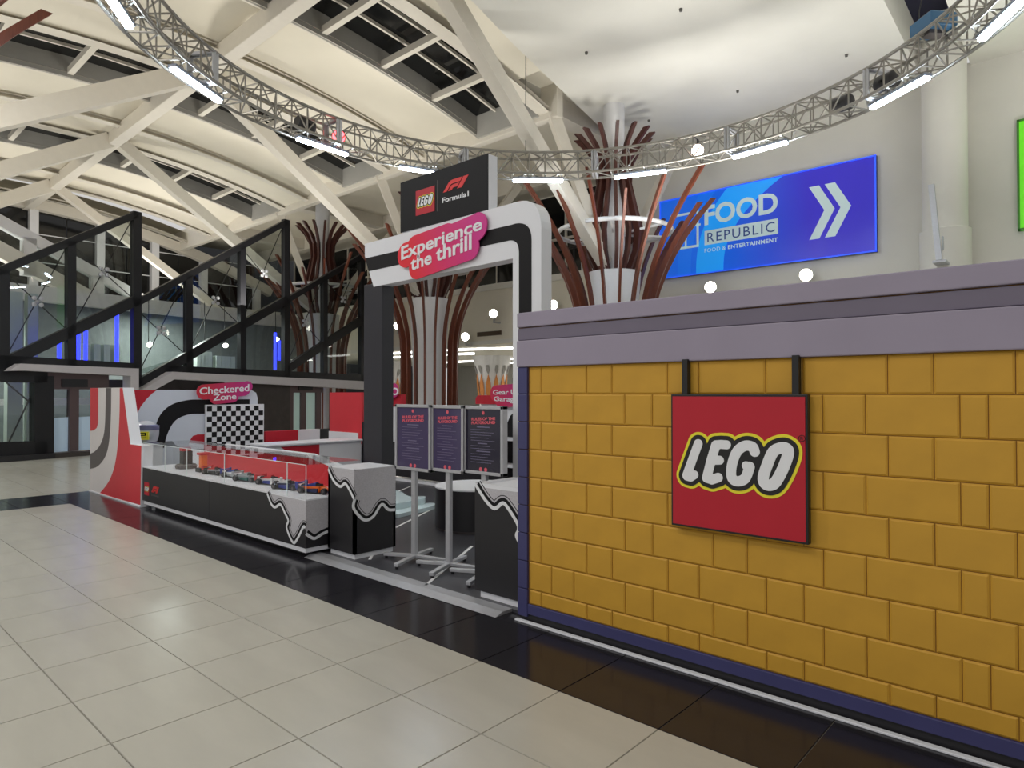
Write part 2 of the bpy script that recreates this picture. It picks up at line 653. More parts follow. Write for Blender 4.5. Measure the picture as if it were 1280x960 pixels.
# cross purlins
MB().box((-36, YB - .16, vz(YB) - .42), (-9.2, YB + .16, vz(YB))).build('purlin', M_roofsteel, ceiling, bevel=.02)
MB().box((-36, YA - .12, vz(YA) - .28), (-10.2, YA + .12, 9.5)).build('purlin', M_roofsteel, ceiling, bevel=.02)
# lining behind purlin A, flat with coffers
MB().box((-36, YA, 9.45), (-9, 24, 9.6)).build('rear_panel', M_cream, ceiling)
MB().box((-10.8, 11.5, 9.42), (-8.6, 13.2, 9.55)).build('rear_panel', M_cream, ceiling)
for k in range(4):
    o = -6.55 * k
    MB().box((-11.15 + o, YA, 8.95), (-10.7 + o, 18.2, 9.46)).build('rear_rib', M_roofsteel, ceiling)
    MB().box((-15.2 + o, YA + .7, 9.2), (-12.2 + o, YA + 1.0, 9.46)).build('rear_rib', M_roofsteel, ceiling)
MB().box((-36, 17.8, 8.9), (-11.4, 18.2, 9.46)).build('rear_rib', M_roofsteel, ceiling)

# skylights
for k in range(3):
    xl, xr = -13.0 - 6.55 * k, -10.8 - 6.55 * k
    win = bpy.data.objects.new('window_%d' % (k + 1), None)
    C.objects.link(win); win['_b'] = (0, 0, 0)
    struct(win, ['nearest long skylight slot above the entrance portal', 'middle long skylight slot crossing behind the ring truss', 'farthest long skylight slot above the escalators'][k])
    H = 0.75
    for xx, t in ((xl, -.06), (xr, .06)):
        b = MB()
        vs = []
        for y in YS:
            vs += [(xx, y, vz(y) - .12), (xx, y, vz(y) + H), (xx + t, y, vz(y) + H), (xx + t, y, vz(y) - .12)]
        fs = []
        for j in range(len(YS) - 1):
            for i in range(4):
                fs.append((j * 4 + i, j * 4 + (i + 1) % 4, (j + 1) * 4 + (i + 1) % 4, (j + 1) * 4 + i))
        b.add(vs, fs); b.build('reveal', M_reveal, win)
    MB().box((xl, YA - .2, vz(YA) - .15), (xr, YA - .1, vz(YA) + H + .1)).build('reveal', M_reveal, win)
    ys = [YA - .15 - 1.62 * i for i in range(11)]
    wx = (xr - xl) / 3
    for i in range(10):
        y1, y0 = ys[i], ys[i + 1]
        for c in range(3):
            b = MB()
            z0, z1 = vz(y0) + .42, vz(y1) + .42
            xa, xb = xl + c * wx, xl + (c + 1) * wx
            b.add([(xa, y0, z0), (xb, y0, z0), (xb, y1, z1), (xa, y1, z1), (xa, y0, z0 + .03), (xb, y0, z0 + .03), (xb, y1, z1 + .03), (xa, y1, z1 + .03)],
                  [(0, 3, 2, 1), (4, 5, 6, 7), (0, 1, 5, 4), (1, 2, 6, 5), (2, 3, 7, 6), (3, 0, 4, 7)])
            b.build('pane', M_nightglass, win)
        for c in (1, 2):
            MB().beam((xl + c * wx, y0, vz(y0) + .37), (xl + c * wx, y1, vz(y1) + .37), .06, .08).build('glazing_bar', M_roofsteel, win)
        if i > 0:
            MB().box((xl, y1 - .07, vz(y1) - .04), (xr, y1 + .07, vz(y1) + .12)).build('cross_bar', M_roofsteel, win)

# flat white bulkhead over the right of the hall, with the slot around the round column
BZ = 9.04
pts = [(-6.9, -6), (-8.3, 4), (-8.9, 8.76), (-9.35, 10.4), (-11.0, 17.5), (-11.25, 18.2), (-3.2, 18.2), (-3.05, 12.5), (-2.2, 12.5), (-2.25, 18.2), (14, 18.2), (14, -6)]
fr = Frame((0, 0, BZ), (1, 0, 0), (0, 1, 0))
b = MB()
b.mesh2d(loops_mesh([pts], 0.9), fr)
bulk = struct(b.build('ceiling_bulkhead', M_plaster), 'flat white plaster ceiling above the blue sign')
bulk.name = 'ceiling.001'
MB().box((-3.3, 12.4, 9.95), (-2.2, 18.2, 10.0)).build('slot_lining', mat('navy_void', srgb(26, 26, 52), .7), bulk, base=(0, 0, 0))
for (u, v) in ((733, 65), (851, 11), (922, 113), (811, 150), (1058, 68)):
    p = at_Z(u, v, BZ)
    MB().lathe([(.0, -.06), (.03, -.05), (.035, 0)], 10, p).build('sprinkler', mat('grey_fitting', srgb(96, 94, 90), .5), bulk, base=(0, 0, 0))

# ================================================================== FAR WALLS
YW = 18.0
wall = struct(MB().box((-11.6, YW, 3.45), (14, YW + .3, 9.1)).build('wall_right', M_plaster), 'tall white plaster wall carrying the blue sign')
MB().box((-38, -9, 0), (-37.8, 34, 10)).build('wall_left', mat('dark_far_wall', srgb(60, 62, 66), .8))
struct(bpy.data.objects['wall_left'], 'dark outer wall far behind the escalators')
fas = struct(MB().box((-36, YW, 3.45), (-11.6, YW + .35, 5.65)).build('wall_gallery', M_cream), 'cream gallery front below the upper floor')
fas.name = 'wall_back'
MB().box((-36, YW - .06, 5.5), (-11.6, YW + .35, 5.72)).build('ledge', M_plaster, fas, base=(0, 0, 0))
MB().box((-36, YW - .04, 3.45), (-11.6, YW, 3.60)).build('ledge', M_plaster, fas, base=(0, 0, 0))
# vent
fv = Frame((0, YW, 0), (1, 0, 0))
x0, y0 = fv.px(597, 421); x1, y1 = fv.px(627, 413)
vent = thing('air_vent', 'small brown slatted air vent in the cream gallery front', 'air vent', (x0, YW, y0))
MB().box((x0, YW - .03, y0), (x1, YW, y1)).build('frame', mat('vent_brown', srgb(110, 92, 70), .6), vent)
for i in range(4):
    z = y0 + (i + .6) * (y1 - y0) / 4.4
    MB().box((x0 + .03, YW - .06, z), (x1 - .03, YW - .03, z + .025)).build('slat', mat('vent_slat', srgb(92, 76, 58), .6), vent)
# upper floor behind the gallery: dark glazing, mullions, a louvre
ug = bpy.data.objects.new('window_4', None); C.objects.link(ug); ug['_b'] = (0, 0, 0)
struct(ug, 'dark upper floor glazing behind the gallery ledge')
YG = 20.5
for i in range(14):
    xa = -36 + i * 1.85
    MB().box((xa + .05, YG, 5.6), (xa + 1.80, YG + .04, 9.4)).build('pane', M_nightglass, ug)
    MB().box((xa - .05, YG - .06, 5.6), (xa + .05, YG + .06, 9.4)).build('mullion', M_roofsteel, ug)
MB().box((-36, YG - .05, 7.6), (-10.2, YG + .05, 7.7)).build('mullion', M_roofsteel, ug)
lv = thing('louvre_panel', 'white slatted louvre panel beside the right leg of the white portal', 'louvre', (-14.2, YG - .3, 5.6))
for i in range(34):
    z = 5.7 + i * .1
    MB().beam((-14.6, YG - .3, z), (-13.2, YG - .3, z), .12, .025, up=(0, .6, 1)).build('slat', M_white, lv)
MB().box((-14.7, YG - .35, 5.6), (-14.6, YG - .2, 9.2)).build('frame', M_white, lv)
MB().box((-13.2, YG - .35, 5.6), (-13.1, YG - .2, 9.2)).build('frame', M_white, lv)
gr = thing('gallery_railing', 'dark handrail on the gallery ledge behind the portal', 'railing', (-20, YW + .1, 5.72))
MB().box((-26, YW + .08, 6.55), (-11.7, YW + .14, 6.62)).build('handrail', M_black_metal, gr)
for i in range(9):
    MB().box((-26 + i * 1.78, YW + .09, 5.7), (-25.95 + i * 1.78, YW + .13, 6.56)).build('post', M_black_metal, gr)

gf = struct(MB().box((-36, YW + .35, 5.35), (-11.6, 24, 5.62)).build('floor.002', M_plaster), 'upper gallery floor slab')
# shop level under the gallery
sof = struct(MB().box((-36, YW + .35, 3.45), (14, 33, 3.55)).build('ceiling_shop', M_plaster), 'low white shop ceiling behind the booth')
sof.name = 'ceiling.002'
wb = struct(MB().box((-36, 32.8, 0), (14, 33, 3.45)).build('wall_front', M_plaster), 'white shop wall at the very back')
wb.name = 'wall_far'
for (x, w) in ((-26.2, .9), (-24.0, .9), (-29.5, .9), (-20.5, .9)):
    d = struct(MB().box((x, 32.7, 0), (x + w, 32.8, 2.6)).build('door_1', mat('grey_door', srgb(168, 164, 154), .6)), 'grey panel door in the far shop wall')
M_strip = mat('led_strip', (1, 1, 1), .4, emit=(1, .97, .94), estr=5)
lines = [((-25, 18.7), (-20.6, 18.7)), ((-20.45, 18.75), (-14.2, 21.0)), ((-27, 20.8), (-21.5, 21.2)), ((-30, 26.5), (-18, 25.5)), ((-27, 29.5), (-14, 27.0))]
for i, (p, q) in enumerate(lines):
    t = MB().beam((*p, 3.40), (*q, 3.40), .12, .06).build('led_strip_light', M_strip, base=(*p, 3.42))
    tag(t, ['thin white light line along the shop ceiling edge left of the timber column', 'thin white light line slanting over the garage sign', 'second white light line left of the timber column',
            'long thin light line across the middle of the shop ceiling', 'rearmost thin light line in the shop ceiling'][i], 'strip light', 'thin light lines in the shop ceiling')
M_petal = mat('orange_petal', srgb(206, 132, 66), .5, var=.05)
M_petalg = mat('grey_petal', srgb(150, 148, 146), .5, var=.05)
for i, (u, Y) in enumerate(((615, 24.0), (487, 24.0))):
    p = at_Y(u, 480, Y)
    lab = ['white flared shop column with orange petals behind the garage sign', 'white flared shop column with orange petals left of the timber column'][i]
    t = thing('shop_column', lab, 'column', (p.x, p.y, 0), 'white petal columns in the shop')
    MB().lathe([(.62, 0), (.62, 1.6), (.75, 2.6), (1.0, 3.45)], 28, (p.x, p.y, 0)).build('shaft', M_white, t, smooth=True)
    for a in range(12):
        th = 2 * math.pi * a / 12
        c_, s_ = math.cos(th), math.sin(th)
        f = Frame((p.x + c_ * .53, p.y + s_ * .53, 0), (-s_, c_, 0), (c_ * .095, s_ * .095, 1))
        w = .13
        MB().prism(f, [(0, 1.2), (w, 1.6), (w * .9, 2.1), (0, 2.55), (-w * .9, 2.1), (-w, 1.6)], 0, .03).build('petal', M_petal, t)
        f2 = Frame((p.x + c_ * .01, p.y + s_ * .01, 0), (-s_, c_, 0), (c_ * .294, s_ * .294, 1))
        MB().prism(f2, [(0, 2.62 - .0), (w * .7, 2.85), (w * .5, 3.1), (-w * .5, 3.1), (-w * .7, 2.85)], 0, .03).build('petal', M_petalg, t)

# end wall with big windows behind the escalators
XE = -34.0
ew = bpy.data.objects.new('window_5', None); C.objects.link(ew); ew['_b'] = (0, 0, 0)
struct(ew, 'tall dark end window with white posts behind the escalators')
YC = [2.0, 4.6, 7.1, 9.6, 11.9, 14.2, 17.0]
for j in range(len(YC) - 1):
    for (za, zb) in ((6.0, 7.2), (7.2, 8.4), (8.4, 9.6)):
        ym = (YC[j] + YC[j + 1]) / 2
        for (ya, yb) in ((YC[j], ym), (ym, YC[j + 1])):
            MB().box((XE, ya + .02, za + .02), (XE + .04, yb - .02, min(zb - .02, vz(yb) - .1))).build('pane', M_nightglass, ew)
for y in YC:
    MB().box((XE + .02, y - .16, 0), (XE + .35, y + .16, vz(y))).build('post', M_white, ew)
for z in (7.2, 8.4):
    MB().box((XE + .02, 2, z - .02), (XE + .07, 17, z + .02)).build('glazing_bar', M_white, ew)
b = MB()
for j in range(24):
    ya, yb = 1 + j * .7, 1.7 + j * .7
    b.beam((XE + .2, ya, vz(ya) - .15), (XE + .2, yb, vz(yb) - .15), .4, .45)
b.build('head_beam', M_roofsteel, ew)
MB().box((XE, 0, 5.45), (XE + .9, 18, 5.95)).build('floor_edge', M_plaster, ew)
MB().box((XE, 0, 0), (XE + .1, 18, 5.45)).build('lower_wall', mat('dim_wall', srgb(104, 108, 106), .7), ew)

# ---- the round white column beside the blue sign
t = thing('round_column', 'round white column on the wall right of the blue sign', 'column', (-2.62, 17.3, 0))
MB().lathe([(.43, 5.2), (.43, 10.0)], 40, (-2.66, 17.3, 0)).build('shaft', M_plaster, t, smooth=True)
MB().lathe([(.49, 3.0), (.49, 5.2), (.43, 5.22)], 40, (-2.66, 17.3, 0)).build('sleeve', M_plaster, t, smooth=True)
t = thing('steel_pole', 'leaning grey steel pole with small bracket in front of round column', 'pole', at_Y(1174, 325, 16.4))
pa, pb = at_Y(1174, 325, 16.4), at_Y(1164, 231, 16.4)
MB().beam(pa, pb, .11, .08).build('pole', M_alu, t)
MB().box(pa + Vector((-.12, -.02, -.05)), (pa.x + .12, 17.0, pa.z)).build('bracket', M_alu, t)
MB().box(at_Y(1177, 312, 16.6), at_Y(1180, 296, 16.7)).build('bracket', M_alu, t)

# ---- spot lamps on the gallery front and sign wall
spots = [(617, 392, 'round spot lamp on the gallery right of the timber column, upper'), (582, 421, 'round spot lamp below the vent on the gallery front'),
         (497, 407, 'round spot lamp on the gallery left of the timber column'), (692, 381, 'round spot lamp just right of the portal leg'),
         (888, 359, 'round spot lamp under the left half of the blue sign'), (1007, 344, 'round spot lamp under the right end of the blue sign')]
for (u, v, lab) in spots:
    p = at_Y(u, v, YW - .35)
    t = thing('spot_lamp', lab, 'spot lamp', (p.x, YW - .35, p.z), 'spot lamps along the gallery')
    ax = Vector((.45, -.9, -.12)).normalized()
    MB().lathe([(.10, -.22), (.15, -.1), (.17, .0), (.17, .05)], 20, p, ax).build('housing', mat('lamp_grey', srgb(170, 170, 168), .4), t, smooth=True)
    MB().lathe([(.155, .05), (.14, .07), (0, .08)], 20, p, ax).build('lamp_face', M_lamp, t)
    MB().box((p.x - .03, YW - .3, p.z - .35), (p.x + .03, YW, p.z - .28)).build('arm', mat('lamp_grey', srgb(170, 170, 168), .4), t)
    MB().box((p.x - .03, YW - .35, p.z - .35), (p.x + .03, YW - .28, p.z - .1)).build('yoke', mat('lamp_grey', srgb(170, 170, 168), .4), t)

# ================================================================== BLUE SIGN
f = Frame((0, YW - .12, 0), (1, 0, 0))
xa, za = f.px(825, 350); xb, zb = f.px(1095, 195)
za = (za + f.px(1097, 313)[1]) / 2; zb = (zb + f.px(825, 251)[1]) / 2
sg = thing('food_court_sign', 'large blue backlit sign with white lettering and double arrow on the wall', 'sign', (xa, YW - .12, za))
W, H = xb - xa, zb - za
f = Frame((xa, YW - .12, za), (1, 0, 0))
MB().rect(f, 0, 0, W, H, -.12, -.01).build('box', mat('sign_box', srgb(30, 40, 120), .4), sg)
MB().rect(f, .02, .02, W - .02, H - .02, -.01, 0).build('face', gradient('sign_blue', srgb(14, 96, 214), srgb(48, 38, 178), (.3 * W, 0, 0), (.75 * W, 0, .2), .3, .55), sg)
fr_ = mat('sign_edge', srgb(40, 80, 230), .4, emit=srgb(40, 90, 245), estr=.8)
for (a0, b0, a1, b1) in ((0, 0, W, .03), (0, H - .03, W, H), (0, 0, .03, H), (W - .03, 0, W, H)):
    MB().rect(f, a0, b0, a1, b1, -.01, .02).build('edge', fr_, sg)
M_swA = mat('sign_light_blue', srgb(30, 150, 240), .3, emit=srgb(30, 150, 245), estr=.5)
M_swB = mat('sign_mid_blue', srgb(20, 110, 225), .3, emit=srgb(16, 105, 228), estr=.5)


def band(x0b, x1b, x0t, x1t, bend, m, z):
    L, R = [], []
    for i in range(13):
        t = i / 12
        y = .03 + (H - .06) * t
        k = t ** 2.4
        L.append((x0b + (x0t - x0b) * k, y)); R.append((x1b + (x1t - x1b) * k, y))
    L = [(min(max(x, .03), W - .03), y) for x, y in L]; R = [(min(max(x, .03), W - .03), y) for x, y in R]
    MB().mesh2d(loops_mesh([L + R[::-1]], .004), f, z).build('light_band', m, sg)


band(.10 * W, .17 * W, .22 * W, .30 * W, 0, M_swB, .0)
band(.20 * W, .34 * W, .36 * W, .62 * W, 0, M_swA, .002)
M_sgw = mat('sign_white', srgb(205, 225, 228), .4, emit=srgb(205, 228, 232), estr=.22)
lx = .245 * W
b = MB()
b.mesh2d(text2d('FOOD', lx, .585 * H, .60 * W, .83 * H, .006, .03), f, .006); b.build('food_lettering', M_sgw, sg)
MB().rect(f, .245 * W, .345 * H, .60 * W, .52 * H, .004, .008).build('name_plate', M_sgw, sg)
b = MB(); b.mesh2d(text2d('REPUBLIC', .26 * W, .375 * H, .585 * W, .49 * H, .004, .0, space=1.2), f, .008)
b.build('republic_lettering', mat('sign_navy', srgb(40, 70, 130), .4, emit=srgb(40, 80, 150), estr=.3), sg)
for tx, xa_, xb_, bo in (('FOOD', .245, .325, .0), ('&', .336, .352, .0), ('ENTERTAINMENT', .364, .598, .025)):
    MB().mesh2d(text2d(tx, xa_ * W, .255 * H, xb_ * W, .303 * H, .005, bo, space=1.1), f, .006).build('tagline_word', M_sgw, sg)
for i, xo in enumerate((.735, .80)):
    x = xo * W
    MB().mesh2d(loops_mesh([[(x, .80 * H), (x + .042 * W, .80 * H), (x + .105 * W, .52 * H), (x + .042 * W, .22 * H), (x, .22 * H), (x + .063 * W, .52 * H)]], .006), f, .006).build('arrow', M_sgw, sg)
# window-frame emblem left of the lettering
for (a0, b0, a1, b1) in ((.06, .76, .215, .79), (.06, .34, .215, .37), (.06, .34, .072, .79), (.203, .34, .215, .79), (.14, .34, .15, .6)):
    MB().rect(f, a0 * W, b0 * H, a1 * W, b1 * H, .004, .008).build('emblem_bar', M_sgw, sg)
MB().mesh2d(loops_mesh([[(.06 * W, .585 * H), (.10 * W, .575 * H), (.15 * W, .60 * H), (.225 * W, .60 * H), (.225 * W, .625 * H), (.14 * W, .63 * H), (.06 * W, .605 * H)]], .004), f, .004).build('emblem_bar', M_sgw, sg)
# green sign at the frame edge
p = at_Y(1273, 150, YW - .1); q = at_Y(1274, 288, YW - .1)
gs = thing('green_sign', 'bright green lit sign at the far right of the wall', 'sign', (p.x, YW - .1, q.z))
MB().box((p.x, YW - .1, q.z), (p.x + 1.6, YW, p.z)).build('face', mat('green_face', srgb(96, 196, 30), .4, var=.1, emit=srgb(90, 200, 20), estr=.6), gs)
for z in (q.z, p.z - .04):
    MB().box((p.x - .02, YW - .13, z), (p.x + 1.6, YW, z + .04)).build('edge', mat('green_edge', srgb(60, 130, 30), .4), gs)
MB().box((p.x - .03, YW - .13, q.z), (p.x + .01, YW, p.z)).build('edge', mat('green_edge', srgb(60, 130, 30), .4), gs)

# ================================================================== TIMBER TREE COLUMNS
def vane_r(z):
    return .88 + .03 * z / 3 if z < 3.0 else .91 + 1.5 * ((z - 3.0) / 3.4) ** 1.9


def tree_column(x, y, label, n=18, phase=.5):
    t = thing('timber_tree_column', label, 'column', (x, y, 0), 'timber vaned tree columns')
    c = (x, y, 0)
    MB().lathe([(.55, 0), (.55, 2.2), (.60, 3.6), (.68, 4.7), (.3, 4.72)], 36, c).build('trunk', M_white, t, smooth=True)
    MB().lathe([(.27, 4.6), (.27, 9.3)], 24, c).build('upper_shaft', M_white, t, smooth=True)
    for i in range(n):
        th = 2 * math.pi * (i + phase) / n
        dx, dy = math.cos(th), math.sin(th)
        top = 6.2 + .7 * ((i * 7) % 5) / 5
        zs = [0] + [2.4 + (top - 2.4) * k / 9 for k in range(10)]
        vs = []; fs = []
        for z in zs:
            r = vane_r(z)
            for rr, tt in ((r - .09, -.03), (r + .05, -.03), (r + .05, .03), (r - .09, .03)):
                vs.append((x + dx * rr - dy * tt, y + dy * rr + dx * tt, z))
        m = len(zs)
        for j in range(m - 1):
            for k in range(4):
                fs.append((j * 4 + k, j * 4 + (k + 1) % 4, j * 4 + 4 + (k + 1) % 4, j * 4 + 4 + k))
        fs += [(3, 2, 1, 0), tuple(range((m - 1) * 4, m * 4))]
        MB().add(vs, fs).build('vane', M_wood, t)
    prof = [(4.75, .52), (5.2, .72), (5.7, .78), (6.3, .62), (7.0, .46), (7.5, .5), (7.9, .72), (8.25, 1.05)]
    for i in range(14):
        th = 2 * math.pi * i / 14
        dx, dy = math.cos(th), math.sin(th)
        vs = []; fs = []
        for z, r in prof:
            for rr, tt in ((r - .16, -.04), (r, -.04), (r, .04), (r - .16, .04)):
                vs.append((x + dx * rr - dy * tt, y + dy * rr + dx * tt, z))
        m = len(prof)
        for j in range(m - 1):
            for k in range(4):
                fs.append((j * 4 + k, j * 4 + (k + 1) % 4, j * 4 + 4 + (k + 1) % 4, j * 4 + 4 + k))
        fs += [(3, 2, 1, 0), tuple(range((m - 1) * 4, m * 4))]
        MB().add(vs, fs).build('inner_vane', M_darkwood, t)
    ring = [(x + 1.45 * math.cos(2 * math.pi * k / 48), y + 1.45 * math.sin(2 * math.pi * k / 48), 5.75) for k in range(48)]
    b = MB(); b.tube(ring, .055, 8, True); b.build('hoop', M_white, t, smooth=True)
    for k in range(6):
        a = 2 * math.pi * k / 6
        MB().beam((x + .3 * math.cos(a), y + .3 * math.sin(a), 5.7), (x + 1.45 * math.cos(a), y + 1.45 * math.sin(a), 5.75), .05, .05).build('hoop_spoke', M_white, t)
    return t


tl = ['timber vaned tree column behind the blue sign side of the yellow wall', 'timber vaned tree column seen through the white entrance portal', 'timber vaned tree column behind the escalator glass']
for k in range(3):
    t = tree_column(TX[k], 14.4, tl[k])
    x = TX[k]
    MB().beam((x, 14.0, 4.9), (x, YB + .2 + (1.2 if k == 0 else 0), 9.55), .28, .30, .32, .36).build('strut', M_roofsteel, t)
    MB().beam((x - .1, 14.3, 4.8), (x - 1.0, YA, 8.75), .22, .24, .26, .28).build('strut', M_roofsteel, t)
    MB().beam((x + .1, 14.6, 4.8), (x + .2 + (0 if k == 0 else .9), 17.6, 9.0), .22, .22, .26, .26).build('strut', M_roofsteel, t)
tree_column(-10.4, -0.35, 'timber vaned tree column reaching into the top left corner', 12, 1.15)
# far side of each roof node: struts that come down towards the walkway
for k in range(1, 4):
    x = TX[k]
    s_ = MB().beam((x, YB - .1, vz(YB) - .25), (x, -.9, 4.9), .40, .46, .34, .36).build('roof_strut', M_roofsteel, base=(x, -.9, 4.9))
    tag(s_, ['broad white roof strut running out at the upper left edge', 'white roof strut running out at the left below the broad one', 'farthest white roof strut above the end window'][k - 1], 'strut', 'roof struts on the left')
    if k == 3:
        MB().beam((x, YB + .1, 9.5), (x, 14, 4.9), .3, .3).build('strut', M_roofsteel, s_)

# ================================================================== ESCALATOR ENCLOSURE
e = Vector((-.18, .984, 0)).normalized()
P0 = Vector((-19.45, 4.26, 0))
F = Frame(P0, e)
esc = thing('escalator_enclosure', 'black framed glass escalator enclosure with stepped sloping tops', 'escalator', P0)


def bar(p, q, w, name='frame_bar', m=None, d=.18, par=None):
    (xa, ya), (xb, yb) = F.px(*p), F.px(*q)
    L = math.hypot(xb - xa, yb - ya)
    nx, ny = -(yb - ya) / L * w / 2, (xb - xa) / L * w / 2
    return MB().prism(F, [(xa + nx, ya + ny), (xb + nx, yb + ny), (xb - nx, yb - ny), (xa - nx, ya - ny)], -d / 2, d / 2).build(name, m or M_black_metal, par or esc)


def pane(pts, m=None, name='glass_pane', z=0.0):
    return MB().prism(F, F.pxs(pts), z - .008, z + .008).build(name, m or M_balu, esc)


# three stepped bays: (upper rail, lower rail, mullions)
bays = [((-90, 376), (170, 268), (-90, 500), (170, 375), (-60, 4, 88)),
        ((166, 381), (357, 278), (166, 484), (357, 375), (235, 302)),
        ((357, 376), (452, 320), (357, 462), (452, 400), (405,))]


def lerp(p, q, u):
    t = (u - p[0]) / (q[0] - p[0]); return (u, p[1] + t * (q[1] - p[1]))


for ua, ub, la, lb, mul in bays:
    bar(ua, ub, .18); bar(la, lb, .27)
    cols = [ua[0]] + [m for m in mul] + [ub[0]]
    for m in mul:
        bar((m, lerp(ua, ub, m)[1]), (m, 470), .20)
    for c0, c1 in zip(cols[:-1], cols[1:]):
        quad = [lerp(la, lb, c0), lerp(la, lb, c1), lerp(ua, ub, c1), lerp(ua, ub, c0)]
        pane(quad)
        # tension rods crossing at a small spider fitting
        cx_ = sum(q[0] for q in quad) / 4; cy_ = sum(q[1] for q in quad) / 4
        for i in (0, 1):
            xa, ya = F.px(*quad[i]); xb, yb = F.px(*quad[i + 2])
            MB().tube([F.w(xa, ya, -.06), F.w(xb, yb, -.06)], .014, 5).build('tension_rod', M_black_metal, esc)
        x, y = F.px(cx_, cy_)
        b = MB()
        for k in range(4):
            a = math.pi / 4 + k * math.pi / 2
            b.lathe([(.0, 0), (.055, .0), (.055, .04), (0, .05)], 8, F.w(x + .11 * math.cos(a), y + .11 * math.sin(a), .02), F.en)
        b.lathe([(.0, 0), (.05, .0), (0, .05)], 8, F.w(x, y, .02), F.en)
        b.build('spider_fitting', M_alu, esc)
        # lower glass down to the sill
        lq = [lerp(la, lb, c0), lerp(la, lb, c1), (c1, 466), (c0, 466)]
        if min(q[1] for q in lq[:2]) < 460:
            MB().prism(F, F.pxs([q if q[1] < 466 else (q[0], 466) for q in lq]), -.2, -.19).build('lower_glass', M_balu, esc)
for u, v0 in ((170, 268), (357, 278), (452, 320)):
    bar((u, v0 - 3), (u, 480), .22)
bar((-90, 448), (170, 462), .34); bar((205, 464), (452, 474), .34)
# white lintel bands
M_lint = mat('pale_grey_trim', srgb(190, 186, 190), .5, var=.02)
MB().prism(F, F.pxs([(1, 464), (16, 455), (163, 461), (163, 500), (153, 500), (153, 470), (20, 463.5)]), .02, .42).build('lintel', M_lint, esc)
MB().prism(F, F.pxs([(168, 487), (205, 465), (452, 477), (452, 487), (208, 474), (182, 488)]), .02, .42).build('lintel', M_lint, esc)
# ground level under the lintels
M_stone = mat('dark_stone', srgb(58, 52, 50), .35, var=.2, scale=4)
fl = MB().prism(F, F.pxs([(-90, 582), (-90, 465), (58, 465), (58, 573)]), -.3, -.22)
MB().prism(F, F.pxs([(312, 545), (312, 476), (359, 478), (359, 545)]), -.1, .15).build('stone_pier', M_stone, esc)
MB().prism(F, F.pxs([(166, 545), (166, 474), (312, 474), (312, 545)]), -1.5, -1.3).build('dark_recess', M_stone, esc)
MB().prism(F, F.pxs([(-90, 588), (-90, 574), (62, 566), (62, 573)]), -.3, .3).build('plinth', M_black, esc)
MB().prism(F, F.pxs([(62, 573), (62, 566), (170, 561), (170, 567)]), -.3, .2).build('plinth', M_stone, esc)
for u in (-70, 52):
    bar((u, 470), (u, 574), .42, d=.3)
bar((-90, 468), (56, 471), .30, d=.3); bar((-90, 565), (56, 560), .35, d=.3)
MB().prism(F, F.pxs([(-70, 566), (-70, 470), (50, 470), (50, 560)]), -.01, .01).build('glass_pane', M_balu, esc)
a = [F.px(-60, 560), F.px(48, 472), F.px(-60, 472), F.px(48, 560), F.px(10, 560), F.px(48, 480), F.px(10, 478)]
MB().tube([F.w(*a[4], -.1), F.w(*a[5], -.1)], .02, 5).build('tension_rod', M_black_metal, esc)
MB().tube([F.w(*a[6], -.1), F.w(F.px(48, 510)[0], F.px(48, 510)[1], -.1)], .02, 5).build('tension_rod', M_black_metal, esc)

M_post = mat('pale_green_post', srgb(196, 208, 198), .5)
for (u, w) in ((16, .16), (38, .12), (-30, .16)):
    Fi = Frame(F.w(0, 0, -1.4), e)
    x = Fi.px(u, 520)[0]
    MB().rect(Fi, x - w, .0, x + w, 4.2, -.1, .1).build('inner_post', M_post, esc)
Fi = Frame(F.w(0, 0, -2.6), e)
for (u0, v0, u1, v1, m) in ((20, 506, 38, 497, M_plaster), (-20, 507, 12, 499, M_plaster), (58, 507, 110, 497, M_plaster)):
    (xa, ya), (xb, yb) = Fi.px(u0, v0), Fi.px(u1, v1)
    MB().rect(Fi, xa, ya, xb, yb, -.1, .1).build('inner_beam', m, esc)
for (u0, u1, v0, v1) in ((245, 262, 466, 440), (268, 292, 466, 446), (100, 150, 455, 432)):
    (xa, ya), (xb, yb) = Fi.px(u0, v0), Fi.px(u1, v1)
    for k in range(4):
        xx = xa + (xb - xa) * (k + .5) / 4
        MB().rect(Fi, xx - .09, ya, xx + .09, yb, -.1, .1).build('inner_post', M_post, esc)
# lift / sliding door fronts under the lintels
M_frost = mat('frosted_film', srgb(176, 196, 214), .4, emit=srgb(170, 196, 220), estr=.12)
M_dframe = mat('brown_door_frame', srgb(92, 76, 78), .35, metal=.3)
M_frost2 = mat('frosted_green', srgb(170, 190, 184), .4, emit=srgb(180, 205, 196), estr=.15)


